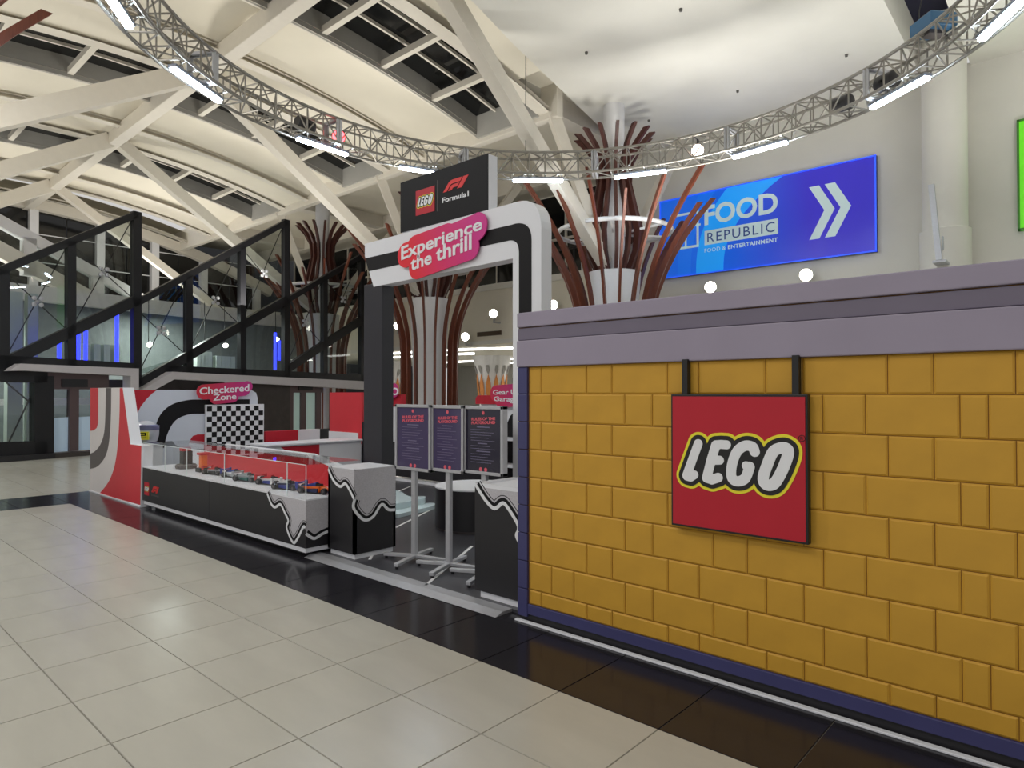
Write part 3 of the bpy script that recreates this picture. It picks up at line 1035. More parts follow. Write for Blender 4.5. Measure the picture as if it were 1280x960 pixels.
def sliding_door(n, us, vt, vb, frost, label, film=True):
    t = bpy.data.objects.new('door_%d' % n, None); C.objects.link(t); t['_b'] = tuple(P0); t.location = P0
    struct(t, label)
    u0, u1, u2 = us
    vT = lambda u: vt[0] + (vt[1] - vt[0]) * (u - u0) / (u2 - u0)
    vB = lambda u: vb[0] + (vb[1] - vb[0]) * (u - u0) / (u2 - u0)
    for a_, b_ in ((u0, u1), (u1, u2)):
        g = 2.2
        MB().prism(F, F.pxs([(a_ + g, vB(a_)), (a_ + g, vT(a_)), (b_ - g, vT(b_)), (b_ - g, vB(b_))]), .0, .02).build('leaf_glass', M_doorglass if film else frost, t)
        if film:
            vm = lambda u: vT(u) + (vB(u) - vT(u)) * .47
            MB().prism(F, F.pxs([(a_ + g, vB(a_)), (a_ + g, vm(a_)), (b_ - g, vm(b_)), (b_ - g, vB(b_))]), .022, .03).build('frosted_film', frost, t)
    for u in us:
        xa, ya = F.px(u, vB(u)); xb, yb = F.px(u, vT(u) - 2)
        MB().rect(F, xa - .11, ya, xa + .11, yb, -.05, .1).build('stile', M_dframe, t)
    (xa, ya), (xb, yb) = F.px(u0, vT(u0)), F.px(u2, vT(u2))
    MB().rect(F, xa - .2, ya - .05, xb + .2, ya + .38, -.05, .12).build('header', M_dframe, t)
    xm, ym = F.px((u0 + u2) / 2, vT((u0 + u2) / 2) - 4)
    MB().rect(F, xm - .3, ym - .08, xm + .3, ym + .12, .12, .16).build('sensor', M_black, t)
    MB().rect(F, xa - .2, yb - .02 - (yb - ya) if False else 0.0, xb + .2, .12, -.05, .1).build('threshold', M_dframe, t)
    return t


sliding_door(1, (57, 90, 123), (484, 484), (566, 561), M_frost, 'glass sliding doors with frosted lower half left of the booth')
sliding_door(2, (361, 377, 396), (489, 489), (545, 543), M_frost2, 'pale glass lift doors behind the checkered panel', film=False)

# inside the enclosure: dark core, blue light tubes, a far white balustrade
core = struct(MB().prism(Frame(F.w(0, 0, -4), e), [(-7, 0), (13, 0), (13, 4.6), (-7, 4.6)], -.1, 0).build('wall_core', mat('core_grey', srgb(128, 136, 134), .6, var=.1)), 'grey green core wall inside the escalator enclosure')
core.name = 'wall_inner'
MB().prism(Frame(F.w(0, 0, -3.9), e), [(-7, 4.3), (13, 4.3), (13, 4.75), (-7, 4.75)], 0, .3).build('slab_edge', M_plaster, core, base=(0, 0, 0))
M_blue = mat('blue_tube', (.02, .02, .3), .4, emit=(.02, .03, 1.0), estr=5)
for i, (u, v0, v1) in enumerate(((86, 420, 458), (110, 405, 452), (119, 402, 456), (158, 385, 462), (356, 415, 462), (361, 425, 450))):
    x0, y0 = F.px(u, v1); x1, y1 = F.px(u, v0)
    t = MB().tube([F.w(x0, y0, -.5), F.w(x0, y1, -.5)], .05, 8).build('blue_light_tube', M_blue, base=F.w(x0, y0, -.5))
    tag(t, ['blue light tube beside the middle post of the first glass bay', 'thin blue light tube inside the first glass bay, second from left', 'thin blue light tube inside the first glass bay, third from left', 'tall blue light tube at the right post of the first glass bay',
            'blue light tube at the post between second and third glass bays', 'short blue light tube just inside the third glass bay'][i], 'light tube', 'blue tubes inside the escalator enclosure')
for i, (u, v) in enumerate(((168, 427), (187, 431), (257, 436), (282, 432), (346, 424), (400, 403))):  # reflections of the spots in the glass, built as glowing discs with housings
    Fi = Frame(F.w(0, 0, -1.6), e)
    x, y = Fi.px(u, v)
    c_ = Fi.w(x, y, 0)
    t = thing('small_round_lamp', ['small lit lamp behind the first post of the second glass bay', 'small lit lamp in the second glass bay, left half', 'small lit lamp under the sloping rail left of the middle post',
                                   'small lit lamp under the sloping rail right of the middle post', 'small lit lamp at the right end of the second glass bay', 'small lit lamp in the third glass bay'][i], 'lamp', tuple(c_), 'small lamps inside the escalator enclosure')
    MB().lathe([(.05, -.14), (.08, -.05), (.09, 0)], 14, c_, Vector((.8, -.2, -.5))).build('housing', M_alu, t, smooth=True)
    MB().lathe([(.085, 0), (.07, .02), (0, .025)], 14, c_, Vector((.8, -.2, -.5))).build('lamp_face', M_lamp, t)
    MB().tube([c_ + Vector((-.08, 0, .1)), Vector((c_.x - .1, c_.y, 4.6))], .012, 5).build('drop_rod', M_black_metal, t)
F2 = Frame(F.w(0, 0, -6.5), e)
eb = thing('far_escalator', 'white sided escalator sloping down to the right behind the glass', 'escalator', tuple(F2.o))
for (p, q, w, m) in (((-40, 255), (215, 395), .35, M_white), ((-40, 292), (190, 415), .5, M_plaster)):
    (xa, ya), (xb, yb) = F2.px(*p), F2.px(*q)
    MB().beam(F2.w(xa, ya), F2.w(xb, yb), .3, w).build('balustrade_rail', m, eb)
MB().prism(F2, F2.pxs([(-40, 258), (-40, 290), (190, 412), (210, 394)]), -.02, .02).build('balustrade_glass', M_balu, eb)
for u, v0, v1 in ((35, 298, 345), (120, 345, 420), (186, 395, 440)):
    (xa, ya), (xb, yb) = F2.px(u, v1), F2.px(u, v0)
    MB().rect(F2, xa - .18, ya, xa + .18, yb, -.15, .15).build('post', M_white, eb)

# ================================================================== BOOTH
def ribbon(fr, pts, w, z0, z1, off=0.0):
    n = len(pts)
    L, R = [], []
    for i, (x, y) in enumerate(pts):
        a = pts[max(i - 1, 0)]; c = pts[min(i + 1, n - 1)]
        dx, dy = c[0] - a[0], c[1] - a[1]
        l = math.hypot(dx, dy) or 1
        nx, ny = -dy / l, dx / l
        L.append((x + nx * (off + w / 2), y + ny * (off + w / 2))); R.append((x + nx * (off - w / 2), y + ny * (off - w / 2)))
    b = MB()
    vs = [fr.w(*p, z1) for p in L] + [fr.w(*p, z1) for p in R] + [fr.w(*p, z0) for p in L] + [fr.w(*p, z0) for p in R]
    fs = []
    for i in range(n - 1):
        fs += [(i, n + i, n + i + 1, i + 1), (2 * n + i, i, i + 1, 2 * n + i + 1), (n + i, 3 * n + i, 3 * n + i + 1, n + i + 1)]
    return b.add(vs, fs)


def text_quad(string, q, depth=.004, bold=.0, space=1.0):
    """Lettering stretched over the quad q = bottom-left, bottom-right, top-right, top-left (local xy)."""
    vs, fs = text2d(string, 0, 0, 1, 1, depth, bold, space=space)
    out = []
    for x, y, z in vs:
        a = [q[0][i] * (1 - x) * (1 - y) + q[1][i] * x * (1 - y) + q[2][i] * x * y + q[3][i] * (1 - x) * y for i in (0, 1)]
        out.append((a[0], a[1], z))
    return out, fs


M_bfloor = mat('booth_vinyl', srgb(64, 64, 70), .35, var=.08, scale=5)
bf = struct(MB().box((-12.2, 3.62, -.006), (1.2, 7.65, .02)).build('floor.001', M_bfloor), 'dark grey vinyl booth floor with white line markings')
FZ = Frame((0, 0, .02), (1, 0, 0), (0, 1, 0))
for pts in ([(494, 616), (513, 608)], [(494, 660), (539, 637)], [(532, 732), (552, 715), (590, 683)], [(462, 700), (494, 640)]):
    ribbon(FZ, [tuple(at_Z(u, v, .02)[:2]) for u, v in pts], .028, 0, .004).build('line_marking', M_white, bf, base=(0, 0, 0))
ramp = tag(MB().prism(Frame((-5.85, 0, 0), (0, 1, 0)), [(3.44, 0.001), (3.62, 0.001), (3.62, .024), (3.52, .024)], 0, 2.58).build('threshold_ramp', M_alu, base=(-5.85, 3.44, 0)),
           'flat metal threshold strip across the booth entrance', 'threshold')

# ---------------------------------------------------------------- yellow brick wall
WY = 3.55
Fw = Frame((0, WY, 0), (1, 0, 0))
XL = Fw.px(649.5, 600)[0]; XR = 1.3
M_brick = mat('yellow_brick', srgb(198, 150, 46), .6, var=.09, scale=3.5)
M_mortar = mat('brown_joint', srgb(146, 104, 38), .7, var=.05)
M_purple = mat('grey_purple_trim', srgb(150, 142, 160), .6, var=.03, scale=3)
M_purple2 = mat('dark_purple_trim', srgb(112, 105, 122), .6, var=.03, scale=3)
M_navy = mat('navy_trim', srgb(62, 62, 108), .5, var=.05)
bw = thing('brick_print_wall', 'yellow brick booth wall with grey purple cornice', 'booth wall', (XL, WY, 0))
zt = [Fw.px(650, v)[1] for v in (392, 410, 426, 459)]
MB().box((XL, WY, .03), (XR, WY + .32, zt[0] - .005)).build('body', M_mortar, bw)
MB().box((XL, WY - .030, zt[1]), (XR, WY + .32, zt[0])).build('cornice_top', M_purple, bw, bevel=.006)
MB().box((XL, WY - .018, zt[2]), (XR, WY, zt[1] - .006)).build('cornice_middle', M_purple2, bw, bevel=.004)
MB().box((XL, WY - .034, zt[3]), (XR, WY, zt[2] - .003)).build('cornice_bottom', M_purple, bw, bevel=.006)
SK0, SK1 = .055, .125
MB().box((XL + .09, WY - .02, SK0), (XR, WY, SK1)).build('skirting', M_navy, bw, bevel=.004)
MB().box((XL + .02, WY - .004, .0), (XR, WY + .1, SK0)).build('toe_recess', M_black, bw)
MB().box((XL, WY - .055, .0), (XR, WY - .02, .012)).build('floor_strip', M_gloss_white, bw, bevel=.003)
rowz = [Fw.px(690, v)[1] for v in (492.5, 528.2, 564)]
rh = (rowz[0] - rowz[2]) / 2
A_u = [663, 677.3, 734, 765.5, 835, 873.7, 957.5, 1004, 1110, 1167.5, 1270]
B_u = [663, 690, 717.8, 781.5, 816, 891.5, 933.7, 1028.7, 1082, 1200, 1235.5]
XA_ = [Fw.px(u, 500)[0] for u in A_u]; XB_ = [Fw.px(u, 500)[0] for u in B_u]
sl, ss = XA_[5] - XA_[4], XA_[6] - XA_[5]
XA_ += [XA_[-1] + .16, XA_[-1] + .52, XA_[-1] + .7, XA_[-1] + 1.05, XR]
XB_ += [XB_[-1] + .36, XB_[-1] + .52, XB_[-1] + .88, XB_[-1] + 1.04, XR]
XA_ = sorted(x for x in XA_ if x <= XR); XB_ = sorted(x for x in XB_ if x <= XR)
brick_cache = {}


def brick(x0, x1, z0, z1):
    key = (round(x1 - x0, 3), round(z1 - z0, 3))
    if key not in brick_cache:
        w, h = x1 - x0 - .004, z1 - z0 - .004
        c, d = .009, .010
        vs = []
        for (iw, yy) in ((0, 0), (0, -d * .4), (c, -d)):
            vs += [(iw, yy, iw), (w - iw, yy, iw), (w - iw, yy, h - iw), (iw, yy, h - iw)]
        fs = [(8, 9, 10, 11)]
        for k in (0, 4):
            fs += [(k + i, k + (i + 1) % 4, k + 4 + (i + 1) % 4, k + 4 + i) for i in range(4)]
        me = bpy.data.meshes.new('brick'); me.from_pydata(vs, [], fs); me.materials.append(M_brick)
        brick_cache[key] = me
    o = bpy.data.objects.new('brick', brick_cache[key]); C.objects.link(o); o.parent = bw
    o.location = Vector((x0 + .002, WY, z0 + .002)) - Vector((XL, WY, 0))
    return o


z_hi = zt[3]
for i in range(10):
    z_lo = rowz[0] - rh * i
    a, c = max(z_lo, SK1), z_hi
    if c - a > .02:
        xs = XA_ if i % 2 == 0 else XB_
        for x0, x1 in zip(xs[:-1], xs[1:]):
            if x1 - x0 > .02:
                brick(x0, x1, a, c)
    z_hi = z_lo
for i in range(10):
    c = zt[3] if i == 0 else rowz[0] - rh * (i - 1)
    a = max(rowz[0] - rh * i, .03)
    if c - a > .03:
        MB().box((XL, WY - .022, a + .002), (XL + .088, WY, c - .002)).build('edge_block', M_navy, bw, bevel=.004)

# ---------------------------------------------------------------- hanging red logo sign
Y0 = WY - .05
Fs = Frame((0, Y0, 0), (1, 0, 0))
(x0, z1), (x1, z1b) = Fs.px(840, 493), Fs.px(1010.5, 493)
z0 = Fs.px(840, 656)[1]; z0b = Fs.px(1010, 680)[1]; z1 = (z1 + z1b) / 2; z0 = (z0 + z0b) / 2
ls = thing('red_logo_sign', 'square red logo sign hanging on two black bars on the yellow wall', 'sign', (x0, Y0, z0))
Sz = x1 - x0
MB().box((x0, Y0 - .012, z0), (x1, Y0 + .03, z1)).build('frame', M_lblk, ls, bevel=.003)
MB().box((x0 + .012, Y0 - .016, z0 + .012), (x1 - .012, Y0 - .012, z1 - .012)).build('red_face', M_lred, ls)
fL = Frame((x0, Y0 - .016, z0), (1, 0, 0))
brick_logo(fL, 0, (z1 - z0 - Sz) / 2, Sz, ls, 0.0, .0025)
for u in (856.3, 994.5):
    x = Fs.px(u, 470)[0]
    MB().box((x - .017, Y0 - .006, z1 - .005), (x + .017, Y0 + .035, zt[3] + .01)).build('hanging_bar', M_lblk, ls)
b = MB()
rx, ry = fL.px(1002.3, 548)
b.tube([fL.w(rx + .016 * math.cos(t / 16 * 2 * math.pi), ry + .016 * math.sin(t / 16 * 2 * math.pi), .001) for t in range(16)], .0016, 4, True).build('registered_ring', M_lblk, ls)
MB().mesh2d(text2d('R', rx - .007, ry - .008, rx + .008, ry + .008, .002), fL, 0).build('registered_letter', M_lblk, ls)

# ---------------------------------------------------------------- entrance portal
GY = 4.3
G = Frame((0, GY, 0), (1, 0, 0))
DEP = .14
gate = thing('entrance_portal', 'white entrance portal with black stripe, black post and rounded corner', 'portal', (-4.8, GY, 0))


def arc_px(p0, pc, p1, n=8):
    return [((1 - t) ** 2 * p0[0] + 2 * t * (1 - t) * pc[0] + t * t * p1[0], (1 - t) ** 2 * p0[1] + 2 * t * (1 - t) * pc[1] + t * t * p1[1]) for t in [i / n for i in range(n + 1)]]


leg_b = Frame((0, GY, 0), (1, 0, 0))
outer = [(456, 305)] + [(640, 254)] + arc_px((645, 252.5), (676, 243), (676.5, 285)) + [(676.5, 600)]
pts = G.pxs(outer) + [(G.px(676.5, 600)[0], .02), (G.px(641, 600)[0], .02)] + G.pxs([(641, 323), (467, 358.5), (460.5, 337), (456, 320)])
MB().mesh2d(loops_mesh([pts], DEP), Frame((0, GY + DEP, 0), (1, 0, 0))).build('white_frame', M_gloss_white, gate)
stripe = G.pxs([(457, 323), (640, 281)] + arc_px((645, 279.5), (664.5, 276), (664.5, 300)) + [(664.5, 600)]) + [(G.px(664.5, 600)[0], .02), (G.px(649, 600)[0], .02)] + G.pxs(arc_px((649, 316), (649, 299), (637, 300.5)) + [(461, 339)])
MB().mesh2d(loops_mesh([stripe], .004), G).build('black_stripe', M_black_sat, gate)
xa, xb = G.px(454.5, 450)[0], G.px(477, 450)[0]
MB().box((xa, GY + .003, .02), (xb, GY + .16, G.px(470, 356)[1] + .02)).build('black_post', mat('portal_black', srgb(38, 38, 46), .4, var=.03), gate, bevel=.004)

# header board on the portal
H_ = Frame((0, GY + .02, 0), (1, 0, 0))
hb = thing('header_board', 'black header board with two red logos on top of the white portal', 'sign', (H_.px(500, 260)[0], GY + .02, 3.0))
q = H_.pxs([(500.3, 293), (609.6, 263), (609.6, 190.6), (500.3, 229.5)])
xa, xb = q[0][0], q[1][0]; zt_ = (q[2][1] + q[3][1]) / 2; zb_ = G.px(560, 276)[1] + .012
MB().box((xa, GY + .03, zb_), (xb, GY + .03 + DEP * .85, zt_)).build('body', M_gloss_white, hb, bevel=.003)
MB().box((xa, GY + .022, zb_), (xb, GY + .03, zt_)).build('black_face', M_black_sat, hb)
Fh = Frame((0, GY + .022, 0), (1, 0, 0))
(x0, y1), (x1, y1b), (x0b, y0), (x1b, y0b) = Fh.px(520, 240), Fh.px(543.5, 231), Fh.px(520.5, 270.5), Fh.px(543.5, 263)
yb_, yt_ = (y0 + y0b) / 2, (y1 + y1b) / 2
MB().rect(Fh, x0, yb_, x1, yt_, 0, .003).build('logo_square', M_lred, hb)
brick_logo(Fh, x0, (yb_ + yt_) / 2 - (x1 - x0) / 2, x1 - x0, hb, .003, .001)
(xa, ya), (xb, yb) = Fh.px(546.5, 252), Fh.px(547.3, 225)
MB().rect(Fh, xa, Fh.px(547, 264)[1], xa + .006, yb, 0, .002).build('divider_line', M_greyprint, hb)
(xa, ya), (xb, yb) = Fh.px(554, 241), Fh.px(586, 222)
race_logo(Fh, xa, ya, xb - xa, yb - ya + .03, hb, 0, mat('racing_red', srgb(214, 34, 34), .45))
MB().mesh2d(text_quad('Formula1', Fh.pxs([(553, 254), (586, 245), (586, 238.5), (553, 247.5)]), .003, .02), Fh).build('racing_lettering', M_lwhi, hb)

# pink sticker on the portal beam
M_pink = gradient('pink_print', srgb(228, 40, 56), srgb(206, 48, 140), (0.2, 0, 0), (1.1, 0, .25), .4)
Fk = Frame((0, GY - .022, 0), (1, 0, 0))
bx = Fk.px(500, 320)
st = thing('pink_slogan_sticker', 'pink and red slogan plaque with white lettering on the portal beam', 'sign', (bx[0], GY - .022, bx[1]))


def plaque(fr, strokes_px, rad, parent, m, z=.012):
    strokes = [(r, fr.pxs(p)) for r, p in strokes_px]
    allp = [p for r, pl in strokes for p in pl]
    mr = max(r for r, _ in strokes) + .05
    bd = (min(p[0] for p in allp) - mr, min(p[1] for p in allp) - mr, max(p[0] for p in allp) + mr, max(p[1] for p in allp) + mr)
    lp = shape_from(strokes, 0, bd, max(.006, (bd[2] - bd[0]) / 130))
    MB().mesh2d(loops_mesh(lp, z), fr).build('plaque', m, parent)


plaque(Fk, [(.128, [(508, 319), (548, 304), (597, 284)]), (.135, [(520, 311), (560, 297)]), (.122, [(522, 334), (588, 309)]), (.12, [(596, 284), (598, 282)])], 0, st, M_pink)
MB().mesh2d(text_quad('Experience', Fk.pxs([(503, 331), (604, 292), (604, 271), (503, 309)]), .005, .022), Fk, .012).build('lettering', M_lwhi, st)
MB().mesh2d(text_quad('the', Fk.pxs([(515, 339), (541, 329.8), (541, 312.8), (515, 322.5)]), .005, .022), Fk, .012).build('lettering', M_lwhi, st)
MB().mesh2d(text_quad('thrill', Fk.pxs([(546.5, 327.8), (591, 312), (591, 292.5), (546.5, 309)]), .005, .022), Fk, .012).build('lettering', M_lwhi, st)

# ---------------------------------------------------------------- counters with the stepped stripe
M_dots = mat('dotted_grey_print', srgb(190, 188, 194), .5, var=.10, scale=90)


def stripe_face(fr, path_px, top_pts, parent, flip=1):
    pth = smooth_line(fr.pxs(path_px), 5)
    poly = pth + top_pts
    MB().mesh2d(loops_mesh([poly], .002), fr).build('grey_print', M_dots, parent)
    ribbon(fr, pth, .028, 0, .004).build('white_stripe', M_lwhi, parent)
    ribbon(fr, pth, .026, 0, .0035, off=.028 * flip).build('black_stripe', M_black_sat, parent)
    ribbon(fr, pth, .006, 0, .003, off=.058 * flip).build('thin_stripe', M_black_sat, parent)


# square plinth left of the entrance
X0, X1, Y0_, Y1_, ZT = -5.775, -5.325, 3.66, 4.15, .875
cp = thing('square_plinth', 'square black plinth with grey stepped print left of the entrance', 'plinth', (X0, Y0_, 0))
w_ = .03
MB().box((X0, Y0_, .07), (X1, Y0_ + w_, ZT)).build('front_panel', M_black, cp)
MB().box((X1 - w_, Y0_, .07), (X1, Y1_, ZT)).build('side_panel', M_black, cp)
MB().box((X0, Y0_, .07), (X0 + w_, Y1_, ZT)).build('side_panel', M_black, cp)
MB().box((X0, Y1_ - w_, .07), (X1, Y1_, ZT)).build('back_panel', M_gloss_white, cp)
MB().box((X0 + w_, Y0_ + w_, ZT - .04), (X1 - w_, Y1_ - w_, ZT + .002)).build('tray', M_gloss_white, cp)
for a_, c_ in (((X0, Y0_ - .001, ZT), (X1, Y0_ + w_, ZT + .004)), ((X1 - w_, Y0_, ZT), (X1, Y1_, ZT + .004)), ((X0, Y0_, ZT), (X0 + w_, Y1_, ZT + .004)), ((X0, Y1_ - w_, ZT), (X1, Y1_, ZT + .004))):
    MB().box(a_, c_).build('rim', M_gloss_white, cp)
MB().box((X0 + .02, Y0_ + .02, .02), (X1 - .02, Y1_ - .02, .07)).build('base', M_gloss_white, cp)


def Z5(x, y): return (380 + x / 4.571, 560 + y / 4.571)


Ff = Frame((X0, Y0_, 0), (1, 0, 0)); Fsd = Frame((X1, Y0_, 0), (0, 1, 0))
pf = [Z5(*p) for p in ((140, 120), (170, 185), (208, 220), (236, 203), (262, 240), (286, 290))]
ps = [Z5(*p) for p in ((290, 292), (282, 340), (318, 393), (355, 412), (398, 388), (443, 322), (482, 352), (520, 352))]
wv = X1 - X0; dv = Y1_ - Y0_
lp = Ff.pxs(pf)
stripe_face(Ff, pf, [(wv, lp[-1][1]), (wv, ZT), (lp[0][0], ZT)], cp)
stripe_face(Fsd, ps, [(dv, ZT), (0, ZT)], cp)

# square plinth at the yellow wall
X0, X1, Y0_, Y1_ = -3.70, -3.20, 3.66, 4.15
cp = thing('square_plinth', 'square black plinth with stepped print against the yellow wall', 'plinth', (X0, Y0_, 0))
MB().box((X0, Y0_, .07), (X1, Y1_, ZT)).build('body', M_black, cp)
for a_, c_ in (((X0, Y0_ - .001, ZT), (X1, Y0_ + w_, ZT + .03)), ((X1 - w_, Y0_, ZT), (X1, Y1_, ZT + .03)), ((X0, Y0_, ZT), (X0 + w_, Y1_, ZT + .03)), ((X0, Y1_ - w_, ZT), (X1, Y1_, ZT + .03))):
    MB().box(a_, c_).build('rim', M_gloss_white, cp)
MB().box((X0 + .05, Y0_ + .015, .02), (X1 - .02, Y1_ - .02, .07)).build('base', M_gloss_white, cp)
MB().box((X0 + w_, Y0_ + w_, ZT), (X1 - w_, Y1_ - w_, ZT + .012)).build('top_plate', M_gloss_white, cp)
Ff = Frame((X0, Y0_, 0), (1, 0, 0))
pf = [Z5(*p) for p in ((985, 215), (1040, 300), (1090, 345), (1135, 315), (1165, 340), (1220, 430), (1226, 470), (1215, 500), (1232, 540))]
lp = Ff.pxs(pf)
stripe_face(Ff, pf, [(X1 - X0, lp[-1][1]), (X1 - X0, ZT), (lp[0][0], ZT)], cp)

# ---------------------------------------------------------------- long display counter
CX0, CX1, CY0, CY1, CZ = -10.10, -5.785, 3.42, 4.05, .56
dc = thing('display_counter', 'long black display counter with glass case and stepped grey print', 'display counter', (CX0, CY0, 0))
MB().box((CX0, CY0, .10), ((CX0 + CX1) / 2 - .002, CY1, CZ)).build('body', M_black, dc)
MB().box(((CX0 + CX1) / 2 + .002, CY0, .10), (CX1, CY1, CZ)).build('body', M_black, dc)
MB().box((CX0 + .05, CY0 + .004, .055), (CX1 - .01, CY1 - .05, .10)).build('white_plinth_trim', M_gloss_white, dc)
MB().box((CX0 + .2, CY0 + .10, .0), (CX1 - .12, CY1 - .1, .055)).build('toe_recess', M_black, dc)
MB().box((CX0, CY0, CZ), (CX1, CY1, CZ + .012)).build('white_deck', M_gloss_white, dc)
GT = .905
MB().box((CX0, CY0, CZ + .012), (CX1, CY0 + .006, GT)).build('front_glass', M_clear, dc)
MB().box((CX1 - .006, CY0, CZ + .012), (CX1, CY1, GT)).build('side_glass', M_clear, dc)
MB().box((CX0, CY0, GT), (CX1, CY1, GT + .006)).build('top_glass', M_clear, dc)
M_edge = mat('acrylic_edge', srgb(224, 236, 236), .2, emit=(.8, .9, .9), estr=.05)
for x in (CX1 - .004, CX1 - .36, CX0 + 2.55, CX0 + 1.5, CX0 + .8):
    MB().box((x - .002, CY0 - .001, CZ + .012), (x + .002, CY0 + .007, GT)).build('glass_joint', M_edge, dc)
MB().box((CX0, CY0 - .001, GT), (CX1, CY0 + .004, GT + .006)).build('top_edge', M_edge, dc)
Fb = Frame((CX0, CY1, 0), (1, 0, 0))
Lc = CX1 - CX0
MB().prism(Fb, [(1.2, CZ), (Lc - .02, CZ), (Lc - .05, .64), (Lc - .35, .76), (Lc - .95, .865), (1.2, .865)], -.02, .0).build('red_backboard', M_red, dc)
ribbon(Fb, [(Lc - .01, .645), (Lc - .33, .79), (Lc - .95, .89), (1.2, .89)][::-1], .05, -.05, .01).build('backboard_cap', M_gloss_white, dc)
MB().rect(Fb, 0, CZ, .5, .87, -.02, 0).build('white_backboard', M_gloss_white, dc)
MB().rect(Fb, .52, CZ, 1.18, .87, -.02, 0).build('red_backboard', M_red, dc)


def Z3(x, y): return (160 + x / 4.923, 540 + y / 4.923)


Ff = Frame((CX0, CY0, 0), (1, 0, 0)); Fsd = Frame((CX1, CY0, 0), (0, 1, 0))
pf = [Z3(*p) for p in ((858, 378), (885, 445), (908, 462), (940, 446), (968, 500), (988, 545), (978, 590), (1018, 680), (1050, 645), (1080, 585), (1093, 590))]
lp = Ff.pxs(pf)
stripe_face(Ff, pf, [(Lc, lp[-1][1]), (Lc, CZ), (lp[0][0], CZ)], dc)
ps = [Z3(*p) for p in ((1096, 625), (1140, 655), (1175, 640), (1205, 622))]
lps = Fsd.pxs(ps)
lps = [(0, lps[0][1]), lps[1], lps[2], lps[3], (.40, lps[3][1] + .03), (CY1 - CY0, lps[3][1] - .03)]
pth = smooth_line(lps, 5)
MB().mesh2d(loops_mesh([pth + [(CY1 - CY0, CZ), (0, CZ)]], .002), Fsd).build('grey_print', M_dots, dc)
ribbon(Fsd, pth, .028, 0, .004).build('white_stripe', M_lwhi, dc)
ribbon(Fsd, pth, .026, 0, .0035, off=.028).build('black_stripe', M_black_sat, dc)
# small logos at the left end
(xa, ya), (xb, yb) = Ff.px(180.5, 619), Ff.px(186.5, 603.5)
MB().rect(Ff, xa, ya + .01, xb, yb, 0, .002).build('logo_square', M_lred, dc)
brick_logo(Ff, xa, (ya + yb) / 2 - (xb - xa) / 2, xb - xa, dc, .002, .0008)
(xa, ya), (xb, yb) = Ff.px(189.5, 615), Ff.px(199, 610.5)
race_logo(Ff, xa, ya, xb - xa, abs(yb - ya) * .9 + .02, dc, 0, MATS['racing_red'] if 'racing_red' in MATS else M_red)
MB().mesh2d(text2d('Formula 1', xa, ya - .05, xb, ya - .02, .002, .01), Ff).build('racing_lettering', M_greyprint, dc)


# ---------------------------------------------------------------- model racing cars in the case
def racing_car(x, y, z, L, ang, c1, c2, c3, label):
    t = thing('model_racing_car', label, 'model car', (x, y, z), 'model racing cars in the glass case')
    R = Matrix.Rotation(ang, 4, 'Z')

    def B(name, boxes, m):
        b = MB()
        for k in boxes:
            b2 = MB()
            if len(k) == 2:
                b2.box(*k)
            else:
                b2.add(*k[0:2])
            b.add([Vector((x, y, z)) + R @ (Vector(p) * L) for p in b2.v], b2.f)
        return b.build(name, m, t)

    def wedge(x0, x1, w0, w1, h0a, h0b, h1a, h1b):
        return ([(x0, -w0, h0a), (x0, w0, h0a), (x0, w0, h0b), (x0, -w0, h0b), (x1, -w1, h1a), (x1, w1, h1a), (x1, w1, h1b), (x1, -w1, h1b)],
                [(3, 2, 1, 0), (4, 5, 6, 7), (0, 1, 5, 4), (1, 2, 6, 5), (2, 3, 7, 6), (3, 0, 4, 7)], 0)
    m1, m2, m3 = c1, c2, c3
    B('chassis', [wedge(-.40, .12, .06, .13, .04, .13, .03, .16)], m1)
    B('sidepod', [wedge(-.28, .10, .10, .17, .03, .09, .03, .12)], m2)
    B('nose', [wedge(.12, .48, .08, .025, .05, .14, .04, .07)], m1)
    B('engine_cover', [wedge(-.42, -.02, .015, .05, .12, .15, .14, .24)], m3)
    B('front_wing', [((.42, -.19, .03), (.50, .19, .05)), ((.42, -.20, .03), (.50, -.18, .09)), ((.42, .18, .03), (.50, .20, .09))], m2)
    B('rear_wing', [((-.50, -.16, .20), (-.42, .16, .23)), ((-.50, -.17, .10), (-.42, -.15, .25)), ((-.50, .15, .10), (-.42, .17, .25))], m3)
    B('halo', [((-.02, -.06, .19), (.0, .06, .21)), ((-.02, -.06, .14), (.10, -.045, .20)), ((-.02, .045, .14), (.10, .06, .20))], M_black)
    B('floor_plate', [((-.40, -.16, .02), (.20, .16, .03))], M_black)
    for wx, wr in ((-.34, .075), (.30, .07)):
        for sgn in (-1, 1):
            c = Vector((x, y, z)) + R @ (Vector((wx, sgn * .17, wr)) * L)
            ax = R @ Vector((0, sgn, 0))
            w = MB().lathe([(wr * L * .9, -.05 * L), (wr * L, -.03 * L), (wr * L, .03 * L), (wr * L * .9, .05 * L)], 14, c, ax).build('wheel', M_black, t)
            MB().lathe([(wr * L * .5, .05 * L), (wr * L * .45, .056 * L), (0, .056 * L)], 10, c, ax).build('hub', M_greyprint, w)
    return t


